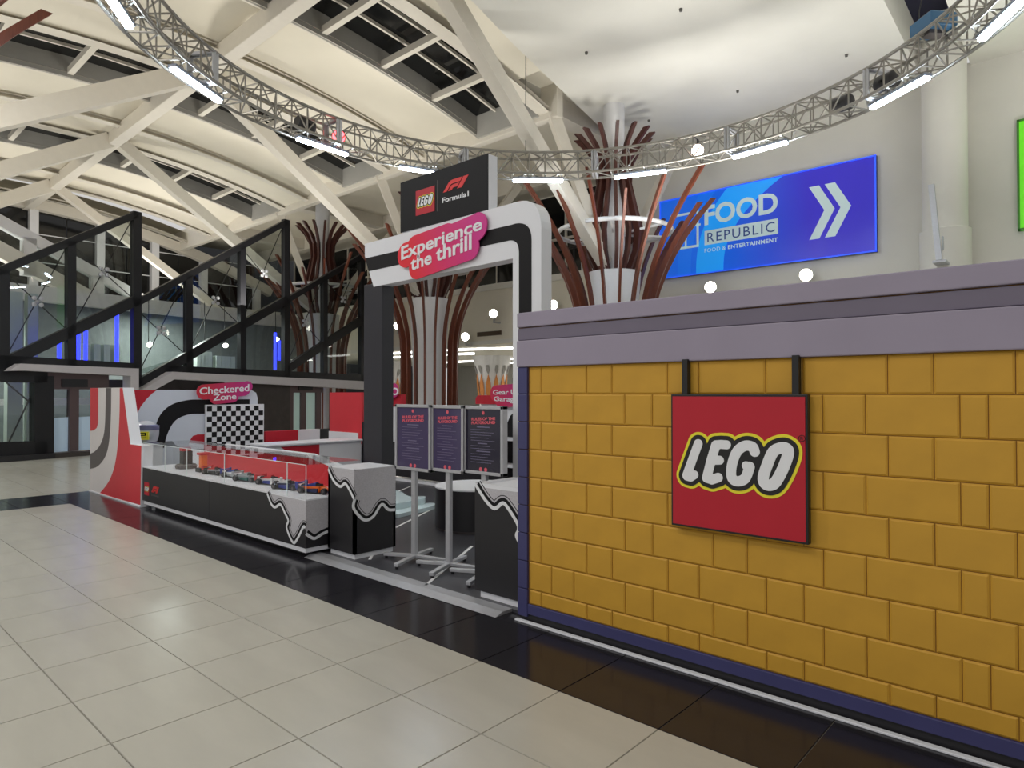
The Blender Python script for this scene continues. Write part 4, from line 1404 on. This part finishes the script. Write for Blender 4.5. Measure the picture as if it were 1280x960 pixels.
mo = mat('car_orange', srgb(240, 110, 30), .35); mb_ = mat('car_blue', srgb(40, 54, 140), .35); ms = mat('car_silver', srgb(170, 176, 180), .35, metal=.3)
mn = mat('car_navy', srgb(30, 36, 76), .35); mr_ = mat('car_red', srgb(196, 30, 36), .35); mg = mat('car_green', srgb(20, 92, 84), .35); mw = mat('car_white', srgb(225, 226, 228), .35)
DZ = CZ + .013
cars = [(-6.09, 3.74, .46, .35, mo, mn, mb_, 'orange and blue model racing car at the right end of the case'),
        (-6.55, 3.68, .44, .25, mn, mb_, mw, 'navy and white model racing car second from the right end'),
        (-7.02, 3.74, .44, .25, mw, mb_, mr_, 'white model racing car with red wing, third from right'),
        (-7.50, 3.70, .44, .25, ms, mg, ms, 'silver and green model racing car in the case middle'),
        (-7.96, 3.76, .42, .25, mw, ms, mb_, 'white and silver model racing car fifth from right'),
        (-8.42, 3.72, .42, .2, ms, M_black, mr_, 'silver and black model racing car beside the orange figure'),
        ]
for x, y, L, a_, c1, c2, c3, lab in cars:
    racing_car(x, y, DZ, L, a_, c1, c2, c3, lab)
t = thing('orange_block_model', 'upright orange block model inside the glass case', 'model', (-8.85, 3.72, DZ))
MB().box((-8.92, 3.66, DZ), (-8.78, 3.80, DZ + .05)).build('base', M_black, t)
MB().box((-8.89, 3.69, DZ + .05), (-8.81, 3.77, DZ + .22)).build('body', mo, t, bevel=.006)
MB().box((-8.91, 3.67, DZ + .22), (-8.79, 3.79, DZ + .25)).build('cap', M_red, t, bevel=.004)
t = thing('boxed_block_model', 'dark block model in a clear cover at the left end of the case', 'model', (-9.5, 3.72, DZ))
MB().lathe([(.13, 0), (.14, .04), (.12, .06)], 16, (-9.42, 3.74, DZ)).build('base', M_greyprint, t)
MB().box((-9.49, 3.68, DZ + .06), (-9.35, 3.80, DZ + .24)).build('dark_body', M_black, t, bevel=.005)
MB().box((-9.47, 3.67, DZ + .24), (-9.37, 3.79, DZ + .29)).build('red_top', M_red, t, bevel=.005)
MB().box((-9.56, 3.62, DZ), (-9.28, 3.86, DZ + .30)).build('clear_cover', M_clear, t)

# ---------------------------------------------------------------- left end panel
PY = 3.40
Fp = Frame((0, PY, 0), (1, 0, 0))
ep = thing('striped_end_panel', 'red and white curved stripe panel at the left end of the booth', 'booth wall', (*Fp.px(113, 500)[:1], PY, 0))
oz = lambda u: (Fp.px(u, 600)[0], .02)
outl = Fp.pxs([(113, 485), (153.5, 484.5), (163.2, 555), (177, 557)]) + [oz(176), oz(112.6)]
MB().prism(Fp, outl, -.15, 0).build('panel', M_gloss_white, ep)
M_redp = mat('faded_red_print', srgb(208, 52, 62), .5, var=.02)
M_warmw = mat('warm_white_print', srgb(222, 218, 217), .5, var=.01)


def decal(fr, pts_px, m, par, z=.003, name='print'):
    return MB().mesh2d(loops_mesh([fr.pxs(pts_px)], z), fr).build(name, m, par)


decal(Fp, [(113, 485), (153.5, 484.5), (163.2, 555), (177, 557), (175.8, 631.5), (112.6, 614)], M_warmw, ep, .001)
decal(Fp, [(113, 485), (123, 485), (123, 528), (121, 535), (117, 538), (113, 538.5)], M_redp, ep)
decal(Fp, smooth_line([(132.5, 485), (132, 515), (130.5, 540), (126, 555), (119, 564), (113, 567)], 4) + smooth_line([(113, 586), (122, 583), (131, 572), (136, 555), (138.5, 525), (139.2, 485)], 4), M_greyprint, ep)
decal(Fp, smooth_line([(150, 485), (149.5, 520), (147.5, 555), (143.5, 582), (136, 602), (124.5, 617)], 4) + [(175.5, 631), (176.8, 557.5), (163, 555.5), (153.3, 485)], M_redp, ep)
MB().box((Fp.px(112, 600)[0], PY - .012, 0), (Fp.px(176, 600)[0], PY + .13, .02)).build('base_strip', M_gloss_white, ep)

# ---------------------------------------------------------------- left back wall with curved graphic
SX = -12.2
Fq = Frame((SX, 0, 0), (0, 1, 0))
gw = thing('curved_graphic_wall', 'white wall with sweeping black curve and red shapes behind the display counter', 'booth wall', (SX, 3.6, 0))
top = Fq.px(240, 487.5)[1]
ye = Fq.px(322, 490)[0]
MB().mesh2d(loops_mesh([[(3.56, .02), (ye, .02), (ye, top - .15), (ye - .03, top - .05), (ye - .12, top), (3.56, top)]], .12), Frame((SX - .12, 0, 0), (0, 1, 0))).build('panel', mat('cool_white_print', srgb(208, 214, 226), .45, var=.01), gw)
decal(Fq, [(150, 487.5), (196, 487.5), (190, 492), (183, 499), (176, 508), (170, 520), (150, 530)], M_lred, gw)
decal(Fq, smooth_line([(312, 499), (257, 499.5), (235, 500), (214, 506), (200, 519), (193, 538), (189, 560)], 5) + smooth_line([(205, 560), (209, 543), (219, 526), (236, 518), (257, 517), (312, 514)], 5), M_black_sat, gw)
decal(Fq, [(235, 560), (237, 551), (241, 545), (247, 543), (322, 541), (322, 556)], M_lred, gw)

# checkered panel
Fc = Frame((SX + .06, 0, 0), (0, 1, 0))
(xa, ya), (xb, yb) = Fc.px(257, 566), Fc.px(330, 505)
ck = thing('checkered_panel', 'black and white checkered panel below the pink zone plaque', 'panel', (SX + .06, xa, .02))
MB().rect(Fc, xa, .02, xb, yb, -.05, 0).build('board', M_gloss_white, ck)
nc = 12; cw = (xb - xa - .04) / nc
rows = int((yb - .3) / (cw * 1.05))
b = MB()
for i in range(nc):
    for j in range(rows):
        if (i + j) % 2 == 0:
            yy = yb - .03 - (j + 1) * cw * 1.05
            b.rect(Fc, xa + .02 + i * cw, yy, xa + .02 + (i + 1) * cw, yy + cw * 1.05, 0, .004)
o = b.build('black_squares', M_black_sat, ck); o['kind'] = 'stuff'
Fz = Frame((SX + .08, 0, 0), (0, 1, 0))
zp = Fz.px(280, 491)
zs = thing('pink_zone_plaque', 'pink zone name plaque above the checkered panel', 'sign', (SX + .08, zp[0], zp[1]))
M_pink2 = gradient('pink_print_small', srgb(200, 36, 60), srgb(190, 40, 130), (0, -.3, 0), (0, .45, 0), .4)
plaque(Fz, [(.135, [(255, 490), (304, 486)]), (.12, [(270, 497), (290, 495)]), (.10, [(306, 484), (309, 483)])], 0, zs, M_pink2)
MB().mesh2d(text_quad('Checkered', Fz.pxs([(249, 493.5), (311, 489), (311, 480), (249, 484.5)]), .005, .015), Fz, .012).build('lettering', M_lwhi, zs)
MB().mesh2d(text_quad('Zone', Fz.pxs([(266, 501), (295, 499), (295, 491.5), (266, 493)]), .005, .015), Fz, .012).build('lettering', M_lwhi, zs)

# racing helmet shown beside the curve
hp = at_X(182, 541, -11.75)
hs = thing('helmet_stand', 'white pedestal carrying the racing helmet', 'pedestal', (hp.x, hp.y, .02))
MB().box((hp.x - .2, hp.y - .2, .02), (hp.x + .2, hp.y + .2, hp.z - .20)).build('body', M_gloss_white, hs, bevel=.01)
MB().box((hp.x - .23, hp.y - .23, hp.z - .20), (hp.x + .23, hp.y + .23, hp.z - .17)).build('top', M_gloss_white, hs, bevel=.005)
hm = thing('racing_helmet', 'silver racing helmet with yellow badge at the left of the curved wall', 'helmet', (hp.x, hp.y, hp.z - .17))
MB().lathe([(.12, -.165), (.17, -.14), (.195, -.05), (.20, .03), (.18, .11), (.12, .17), (.05, .195), (0, .20)], 24, hp).build('shell', mat('helmet_silver', srgb(196, 200, 212), .25, metal=.2), hm, smooth=True)
MB().lathe([(.203, .05), (.203, .12), (.175, .135)], 24, hp).build('visor', mat('helmet_visor', srgb(110, 112, 150), .15), hm, smooth=True)
fh_ = Frame(hp + Vector((.17, -.12, 0)), (.57, .82, 0))
MB().rect(fh_, -.11, -.10, .11, .03, -.02, .045).build('badge', M_lyel, hm)
b = MB()
for yy in (-.075, -.035, .0):
    b.rect(fh_, -.08, yy, .08, yy + .014, .045, .048)
b.rect(fh_, -.08, -.06, -.06, -.02, .045, .048); b.rect(fh_, .06, -.035, .08, .01, .045, .048)
b.build('badge_print', M_black_sat, hm)

# low colour-block walls and bench behind the case
lw = thing('low_block_wall', 'low red, white and black block wall right of the checkered panel', 'booth wall', (-12.1, 6.3, 0))
Fl = Frame((-12.1, 0, 0), (0, 1, 0))
ztop = .86
ya = xb + .02
y1_, y2_, y3_ = Fl.px(373, 548)[0], Fl.px(400, 548)[0], Fl.px(419, 548)[0]
for (p, q_, m) in ((ya, y1_, M_lred), (y1_, y2_, M_gloss_white), (y2_, y3_, M_black)):
    MB().box((-12.25, p, .02), (-12.1, q_ - .003, ztop)).build('block', m, lw)
lb_ = thing('low_bench', 'low white bench with red front block behind the display case', 'bench', (-10.9, 5.6, 0))
MB().box((-11.1, 5.5, .02), (-10.55, 7.4, .70)).build('body', M_gloss_white, lb_, bevel=.005)
MB().box((-11.13, 5.48, .70), (-10.5, 7.4, .73)).build('top', M_gloss_white, lb_, bevel=.004)
Fb2 = Frame((-10.55, 0, 0), (0, 1, 0))
MB().mesh2d(loops_mesh([[(5.75, .68), (6.5, .68), (6.5, .30), (6.2, .36)]], .004), Fb2).build('red_print', M_lred, lb_)

# ---------------------------------------------------------------- back wall of the booth
BY = 7.5
Fk2 = Frame((0, BY, 0), (1, 0, 0))
bk = thing('booth_back_wall', 'red, white and black panel wall along the rear of the booth', 'booth wall', (-11.8, BY, 0))
xs_ = Fk2.px
x_red0, x_red1 = xs_(412, 520)[0], xs_(452, 520)[0]
MB().box((x_red0, BY, .62), (x_red1, BY + .12, xs_(430, 490.5)[1])).build('red_panel', M_redp, bk)
MB().box((x_red0, BY + .01, .02), (x_red1, BY + .12, .62)).build('white_panel', M_gloss_white, bk)
MB().box((x_red0, BY - .02, xs_(430, 540)[1] - .36), (x_red1 - .1, BY, xs_(430, 540)[1])).build('white_block', M_gloss_white, bk)
xq0, xq1 = xs_(484, 500)[0], xs_(502, 500)[0]
MB().box((x_red1, BY + .01, .10), (xs_(660, 500)[0], BY + .12, 1.05)).build('black_panel', M_black, bk)
MB().box((x_red1, BY, .02), (xs_(660, 500)[0], BY + .12, .06)).build('white_skirting', M_gloss_white, bk)
MB().box((x_red1 + .1, BY - .01, xs_(490, 552)[1]), (xs_(497, 500)[0], BY + .1, xs_(490, 507)[1])).build('white_panel', M_gloss_white, bk)
MB().box((xq0, BY - .015, xs_(490, 508)[1]), (xq1, BY + .1, xs_(490, 493)[1])).build('red_band', M_lred, bk)
xg0 = xs_(596, 500)[0]
rb = xs_(600, 505)[1]; rt = xs_(600, 494)[1]
MB().mesh2d(loops_mesh([[(xg0, rb), (xs_(660, 500)[0], rb), (xs_(660, 500)[0], rt), (xg0 + .05, rt), (xg0, rt - .05)]], .03), Fk2, .0).build('red_band', M_lred, bk)
MB().box((xg0 + .1, BY, .9), (xs_(660, 500)[0], BY + .1, rb)).build('white_panel', M_gloss_white, bk)
decal(Fk2, [(632, 600), (632, 545), (634, 530), (638, 520), (645, 513), (662, 509), (662, 600)], M_black_sat, bk, .006)
for v in (547, 579):
    a_ = xs_(628, v)
    MB().box((a_[0], BY - .3, a_[1] - .015), (xs_(662, v)[0], BY, a_[1] + .015)).build('shelf', M_gloss_white, bk)
# garage and zone plaques
Fm = Frame((0, BY - .05, 0), (1, 0, 0))
g0 = Fm.px(616, 500)
gp = thing('pink_garage_plaque', 'pink garage name plaque seen between stands and yellow wall', 'sign', (g0[0], BY - .05, g0[1]))
M_pink3 = gradient('pink_print_garage', srgb(205, 36, 64), srgb(190, 44, 120), (0, 0, -.1), (.5, 0, .2), .4)
plaque(Fm, [(.13, [(621, 492), (668, 489)]), (.12, [(626, 499), (662, 498)])], 0, gp, M_pink3)
MB().mesh2d(text_quad('Gear Up', Fm.pxs([(617, 495), (651, 495), (651, 486.5), (617, 487.5)]), .005, .015), Fm, .012).build('lettering', M_lwhi, gp)
MB().mesh2d(text_quad('Garage', Fm.pxs([(618, 503), (648, 504.5), (648, 495.5), (618, 495.5)]), .005, .015), Fm, .012).build('lettering', M_lwhi, gp)
g0 = Fm.px(470, 500)
gp = thing('pink_rear_plaque', 'pink plaque at the rear half hidden by the black portal post', 'sign', (g0[0], BY - .05, g0[1]))
plaque(Fm, [(.13, [(466, 489), (493, 488)]), (.10, [(470, 498), (486, 497)])], 0, gp, M_pink3)
MB().mesh2d(text_quad('LEGO', Fm.pxs([(471, 494), (499, 494), (499, 484.5), (471, 484.5)]), .005, .03), Fm, .012).build('lettering', M_lwhi, gp)
# red small product on the shelf
a_ = xs_(632, 577)
pr_ = thing('red_product_box', 'small red orange box on the rear shelf beside the stands', 'box', (a_[0], BY - .2, a_[1] + .02))
MB().box((a_[0] - .02, BY - .22, a_[1] + .015), (a_[0] + .10, BY - .08, a_[1] + .19)).build('carton', mat('carton_red', srgb(220, 80, 50), .5), pr_, bevel=.004)
MB().box((a_[0] - .0, BY - .223, a_[1] + .05), (a_[0] + .08, BY - .22, a_[1] + .11)).build('print_patch', M_lwhi, pr_)

# ---------------------------------------------------------------- poster stands
M_poster = mat('purple_poster', srgb(72, 64, 98), .12, var=.12, scale=2.0)
M_poster2 = mat('black_poster', srgb(30, 26, 48), .08, var=.12, scale=2.0)
M_ptitle = mat('poster_title_pink', srgb(226, 96, 112), .3)
M_pline = mat('poster_text_grey', srgb(118, 112, 142), .3)
SY = 4.02
stands = [(494.5, 539, 505, 506, 585.5, 592.5, (517, 697), M_poster, 'rules poster stand nearest the black portal post', -.02),
          (539.5, 580, 506, 507, 588, 594.5, (562, 713), M_poster, 'middle rules poster stand between its two neighbours', 0),
          (580, 629.5, 506, 508, 590.5, 599, (601, 730), M_poster2, 'rules poster stand with blue reflection nearest the yellow wall', .02)]
for u0, u1, va, vb, wa, wb_, base, pm, lab, dy in stands:
    Y = SY + dy
    Fp2 = Frame((0, Y, 0), (1, 0, 0))
    (xa, za), (xb, zb) = Fp2.px(u0, wa), Fp2.px(u1, vb)
    z0, z1 = za, zb
    xc = (xa + xb) / 2
    t = thing('poster_stand', lab, 'poster stand', (xc, Y, .02), 'rules poster stands at the entrance')
    fw = .028
    for a0, b0, a1, b1 in ((xa, z0, xb, z0 + fw), (xa, z1 - fw, xb, z1), (xa, z0, xa + fw, z1), (xb - fw, z0, xb, z1)):
        MB().rect(Fp2, a0, b0, a1, b1, -.05, .012).build('frame_rail', M_alu, t, bevel=.003)
    MB().rect(Fp2, xa + .01, z0 + .01, xb - .01, z1 - .01, -.045, -.04).build('back_sheet', M_greyprint, t)
    po = MB().rect(Fp2, xa + fw, z0 + fw, xb - fw, z1 - fw, -.04, .0).build('poster', pm, t)
    w, h = xb - xa, z1 - z0
    for i, tx in enumerate(('RULES OF THE', 'PLAYGROUND')):
        yy = z1 - h * (.22 + .055 * i)
        sl = h * .02
        MB().mesh2d(text_quad(tx, [(xa + .2 * w, yy), (xa + .8 * w, yy + sl), (xa + .8 * w, yy + sl + .045 * h), (xa + .2 * w, yy + .045 * h)], .002, .04), Fp2).build('title', M_ptitle, po)
    b = MB()
    for (fy, x0_, x1_) in [(.315, .34, .66), (.555, .36, .6), (.67, .33, .68)]:
        b.rect(Fp2, xa + x0_ * w, z1 - fy * h, xa + x1_ * w, z1 - fy * h + .008, 0, .0015)
    for k in range(13):
        fy = .35 + k * .04
        if abs(fy - .555) < .02 or abs(fy - .67) < .02:
            continue
        b.rect(Fp2, xa + .18 * w, z1 - fy * h, xa + (.62 + .2 * ((k * 37) % 10) / 10) * w, z1 - fy * h + .0035, 0, .0015)
    o = b.build('text_lines', M_pline, po); o['kind'] = 'stuff'
    for dx in (-.03, .03):
        MB().lathe([(.018, 0), (.018, .002), (0, .002)], 12, Fp2.w(xc + dx, z0 + .075 * h, 0), Fp2.en).build('badge', M_ptitle, po)
    MB().lathe([(.016, 0), (.016, .002), (0, .002)], 12, Fp2.w(xc, z1 - .10 * h, 0), Fp2.en).build('badge', M_ptitle, po)
    px_ = xc - .01
    MB().box((px_ - .028, Y + .01, .06), (px_ + .028, Y + .05, z0 + .02)).build('pole', M_alu, t, bevel=.004)
    for a in range(4):
        th = math.radians(20 + 90 * a)
        p = Vector((px_, Y + .03, .07)); q2 = p + Vector((math.cos(th) * .33, math.sin(th) * .33, -.012))
        ft = MB().beam(p, q2, .045, .03).build('foot', M_alu, t, bevel=.004)
        MB().lathe([(.014, .0), (.016, .03)], 8, (q2.x - math.cos(th) * .02, q2.y - math.sin(th) * .02, .02)).build('glide', M_black, ft)

# ---------------------------------------------------------------- round plinth and low white podium
c = at_Z(588, 668, .02)
rc = Vector((c.x - .1, c.y + .5, 0)) - RIGHT * .24
rp_ = thing('round_plinth', 'round black plinth with white top ring behind the poster stands', 'plinth', (rc.x, rc.y, .02))
MB().lathe([(.44, .02), (.44, .05)], 40, rc).build('base', M_greyprint, rp_, smooth=True)
MB().lathe([(.47, .05), (.47, .50)], 40, rc).build('drum', M_black, rp_, smooth=True)
MB().lathe([(.20, .50), (.47, .50), (.47, .515), (.20, .515)], 40, rc).build('top_ring', M_gloss_white, rp_, smooth=True)
MB().lathe([(.0, .50), (.20, .50), (.20, .49)], 40, rc).build('well', M_black, rp_)
Fo = Frame((0, 0, .02), (1, 0, 0), (0, 1, 0))
M_ice = mat('pale_cyan_gloss', srgb(206, 224, 230), .2)
lo = [tuple(at_Z(u, v, .02)[:2]) for u, v in ((470, 640), (480, 622), (500, 624), (515, 633), (541, 633), (541, 637), (520, 642), (490, 648))]
pd = thing('low_podium', 'low pale white podium on the booth floor behind the plinths', 'podium', (lo[0][0], lo[0][1], .02))
MB().mesh2d(loops_mesh([smooth_line(lo + [lo[0]], 4)[:-1]], .05), Fo).build('lower_step', M_ice, pd)
cxp = sum(p[0] for p in lo) / 8; cyp = sum(p[1] for p in lo) / 8
l2 = [(cxp + (p[0] - cxp) * .72 - .1, cyp + (p[1] - cyp) * .72 + .06) for p in lo]
MB().mesh2d(loops_mesh([smooth_line(l2 + [l2[0]], 4)[:-1]], .13), Fo).build('upper_step', M_ice, pd)

# ================================================================== RING TRUSS
K = 5.0
Q = K / 3.3
RC = RIGHT * (.13 * K) + FWD0 * (1.79 * K) + Vector((0, 0, CAMH + K))
RR, HS = 1.11 * K, .15 * Q
tr = thing('ring_truss', 'large circular aluminium lighting truss hanging over the booth', 'truss', tuple(RC))
NS = 144


def rp(ang, dr, dz):
    return RC + Vector((math.cos(ang) * (RR + dr), math.sin(ang) * (RR + dr), dz))


for dr, dz in ((-HS, -HS), (HS, -HS), (-HS, HS), (HS, HS)):
    MB().tube([rp(2 * math.pi * k / NS, dr, dz) for k in range(NS)], .028, 8, True).build('chord', M_steel, tr, smooth=True)
NSEG, PER = 12, 8
for s_ in range(NSEG):
    b = MB()
    for j in range(PER):
        a0 = 2 * math.pi * (s_ + j / PER) / NSEG; a1 = 2 * math.pi * (s_ + (j + 1) / PER) / NSEG
        am = (a0 + a1) / 2
        for (p, q2) in (((-HS, -HS), (-HS, HS)), ((HS, -HS), (HS, HS)), ((-HS, -HS), (HS, -HS)), ((-HS, HS), (HS, HS))):
            if j % 2:
                p, q2 = q2, p
            b.tube([rp(a0, *p), rp(a1, *q2)], .014, 5)
            b.tube([rp(a0, *p), rp(a0, *q2)], .014, 5)
    o = b.build('lacing', M_steel, tr); o['kind'] = 'stuff'
    a0 = 2 * math.pi * s_ / NSEG
    b = MB()
    for da in (-.006, .006):
        for (p, q2) in (((-HS, -HS), (-HS, HS)), ((HS, -HS), (HS, HS)), ((-HS, -HS), (HS, -HS)), ((-HS, HS), (HS, HS))):
            b.beam(rp(a0 + da, *p), rp(a0 + da, *q2), .036, .05)
    o = b.build('connector', M_alu, tr); o['kind'] = 'stuff'
for a_ in (at_Z(659, 200, RC.z), at_Z(1108, 30, RC.z), at_Z(215, 20, RC.z)):
    d = (a_ - RC); ang = math.atan2(d.y, d.x)
    p = rp(ang, 0, HS)
    MB().tube([p, (p.x, p.y, 9.04 if p.x > -9.2 else vz(p.y) - .05)], .010, 5).build('hanging_cable', M_black_metal, tr)

bars = [(197, 5, 'top left end of the ring'), (285, 100, 'upper left of the ring'), (421, 174, 'ring beside the red beam light'), (536, 207, 'ring just left of the header board'),
        (673, 220, 'ring bottom right of the header board'), (797, 211, 'ring in front of the timber column'), (937, 179, 'ring above the blue sign'), (1080, 108, 'ring upper right below the blue hoist'), (1186, 22, 'top right end of the ring')]
for u, v, wh in bars:
    zb = RC.z - HS - .05
    d = at_Z(u, v, zb) - RC
    ang = math.atan2(d.y, d.x)
    t = thing('led_bar', 'white led bar glowing under the %s' % wh, 'led bar', tuple(rp(ang, 0, -HS - .05)), 'led bars under the ring truss')
    p, q2 = rp(ang - .10, .03, -HS - .05), rp(ang + .10, .03, -HS - .05)
    MB().beam(p, q2, .14, .05).build('housing', mat('led_housing', srgb(150, 156, 168), .4, metal=.4), t, bevel=.005)
    off = Vector((0, 0, -.045))
    MB().beam(p + off + (q2 - p) * .01, q2 + off - (q2 - p) * .01, .085, .05).build('tube', M_led, t, bevel=.006)
    for f_ in (.2, .8):
        m_ = p + (q2 - p) * f_
        MB().box(m_ + Vector((-.02, -.02, 0)), m_ + Vector((.02, .02, .03))).build('clamp', M_black_metal, t)
M_fix = mat('fixture_grey', srgb(66, 64, 66), .45, metal=.3)
fx = [(432, 165, (1, .05, .06), 'red glowing beam light inside the ring truss'), (876, 190, (1, .82, .7), 'warm glowing beam light inside the ring truss right of the timber column')]
for u, v, col, lab in fx:
    d = at_Z(u, v, RC.z) - RC; ang = math.atan2(d.y, d.x); p = rp(ang, -.02, -.02)
    t = thing('beam_light', lab, 'stage light', tuple(p), 'stage lights in the ring truss')
    ax = (CAM + Vector((-1, .4, -.8)) - p).normalized()
    MB().lathe([(.075, -.18), (.125, -.12), (.135, .06)], 16, p, ax).build('can', M_fix, t, smooth=True)
    MB().lathe([(.122, .06), (.12, .075), (0, .08)], 16, p, ax).build('lens', mat('lens_' + lab[:4], col, .3, emit=col, estr=9), t)
    MB().beam(p + Vector((0, 0, .06)), p + Vector((0, 0, HS)), .03, .03).build('yoke', M_fix, t)
for u, v, lab in ((1026, 122, 'grey stage light lying in the right of the ring truss'), (1072, 95, 'dark stage light right of the first one in the truss'), (398, 150, 'small dark stage light left of the red beam light')):
    d = at_Z(u, v, RC.z - .02) - RC; ang = math.atan2(d.y, d.x)
    t = thing('stage_light', lab, 'stage light', tuple(rp(ang, 0, 0)), 'stage lights in the ring truss')
    ax = Vector((-math.sin(ang), math.cos(ang), .1))
    MB().lathe([(.09, -.18), (.13, -.15), (.13, .15), (.10, .19)], 16, rp(ang, 0, -.03), ax).build('can', M_fix, t, smooth=True)
    MB().beam(rp(ang, -.15, -.05), rp(ang, .15, -.05), .04, .04).build('bracket', M_black_metal, t)
d = at_Z(1103, 55, RC.z + .05) - RC; ang = math.atan2(d.y, d.x)
t = thing('chain_hoist', 'blue hoist box on the right of the ring truss', 'hoist', tuple(rp(ang, 0, HS)))
M_hoist = mat('hoist_blue', srgb(60, 110, 150), .45)
p, q2 = rp(ang - .04, 0, HS + .14), rp(ang + .04, 0, HS + .14)
MB().beam(p, q2, .42, .20).build('body', M_hoist, t, bevel=.02)
MB().beam(p + (q2 - p) * .3, p + (q2 - p) * .7, .28, .32).build('cover', M_greyprint, t, bevel=.01)
cb = [rp(ang + .05, 0, HS + .24), rp(ang + .05, 0, HS + .5), rp(ang + .03, .04, 1.2), rp(ang, .1, 9.02 - RC.z)]
MB().tube(cb, .008, 5).build('cable', M_black_metal, t)
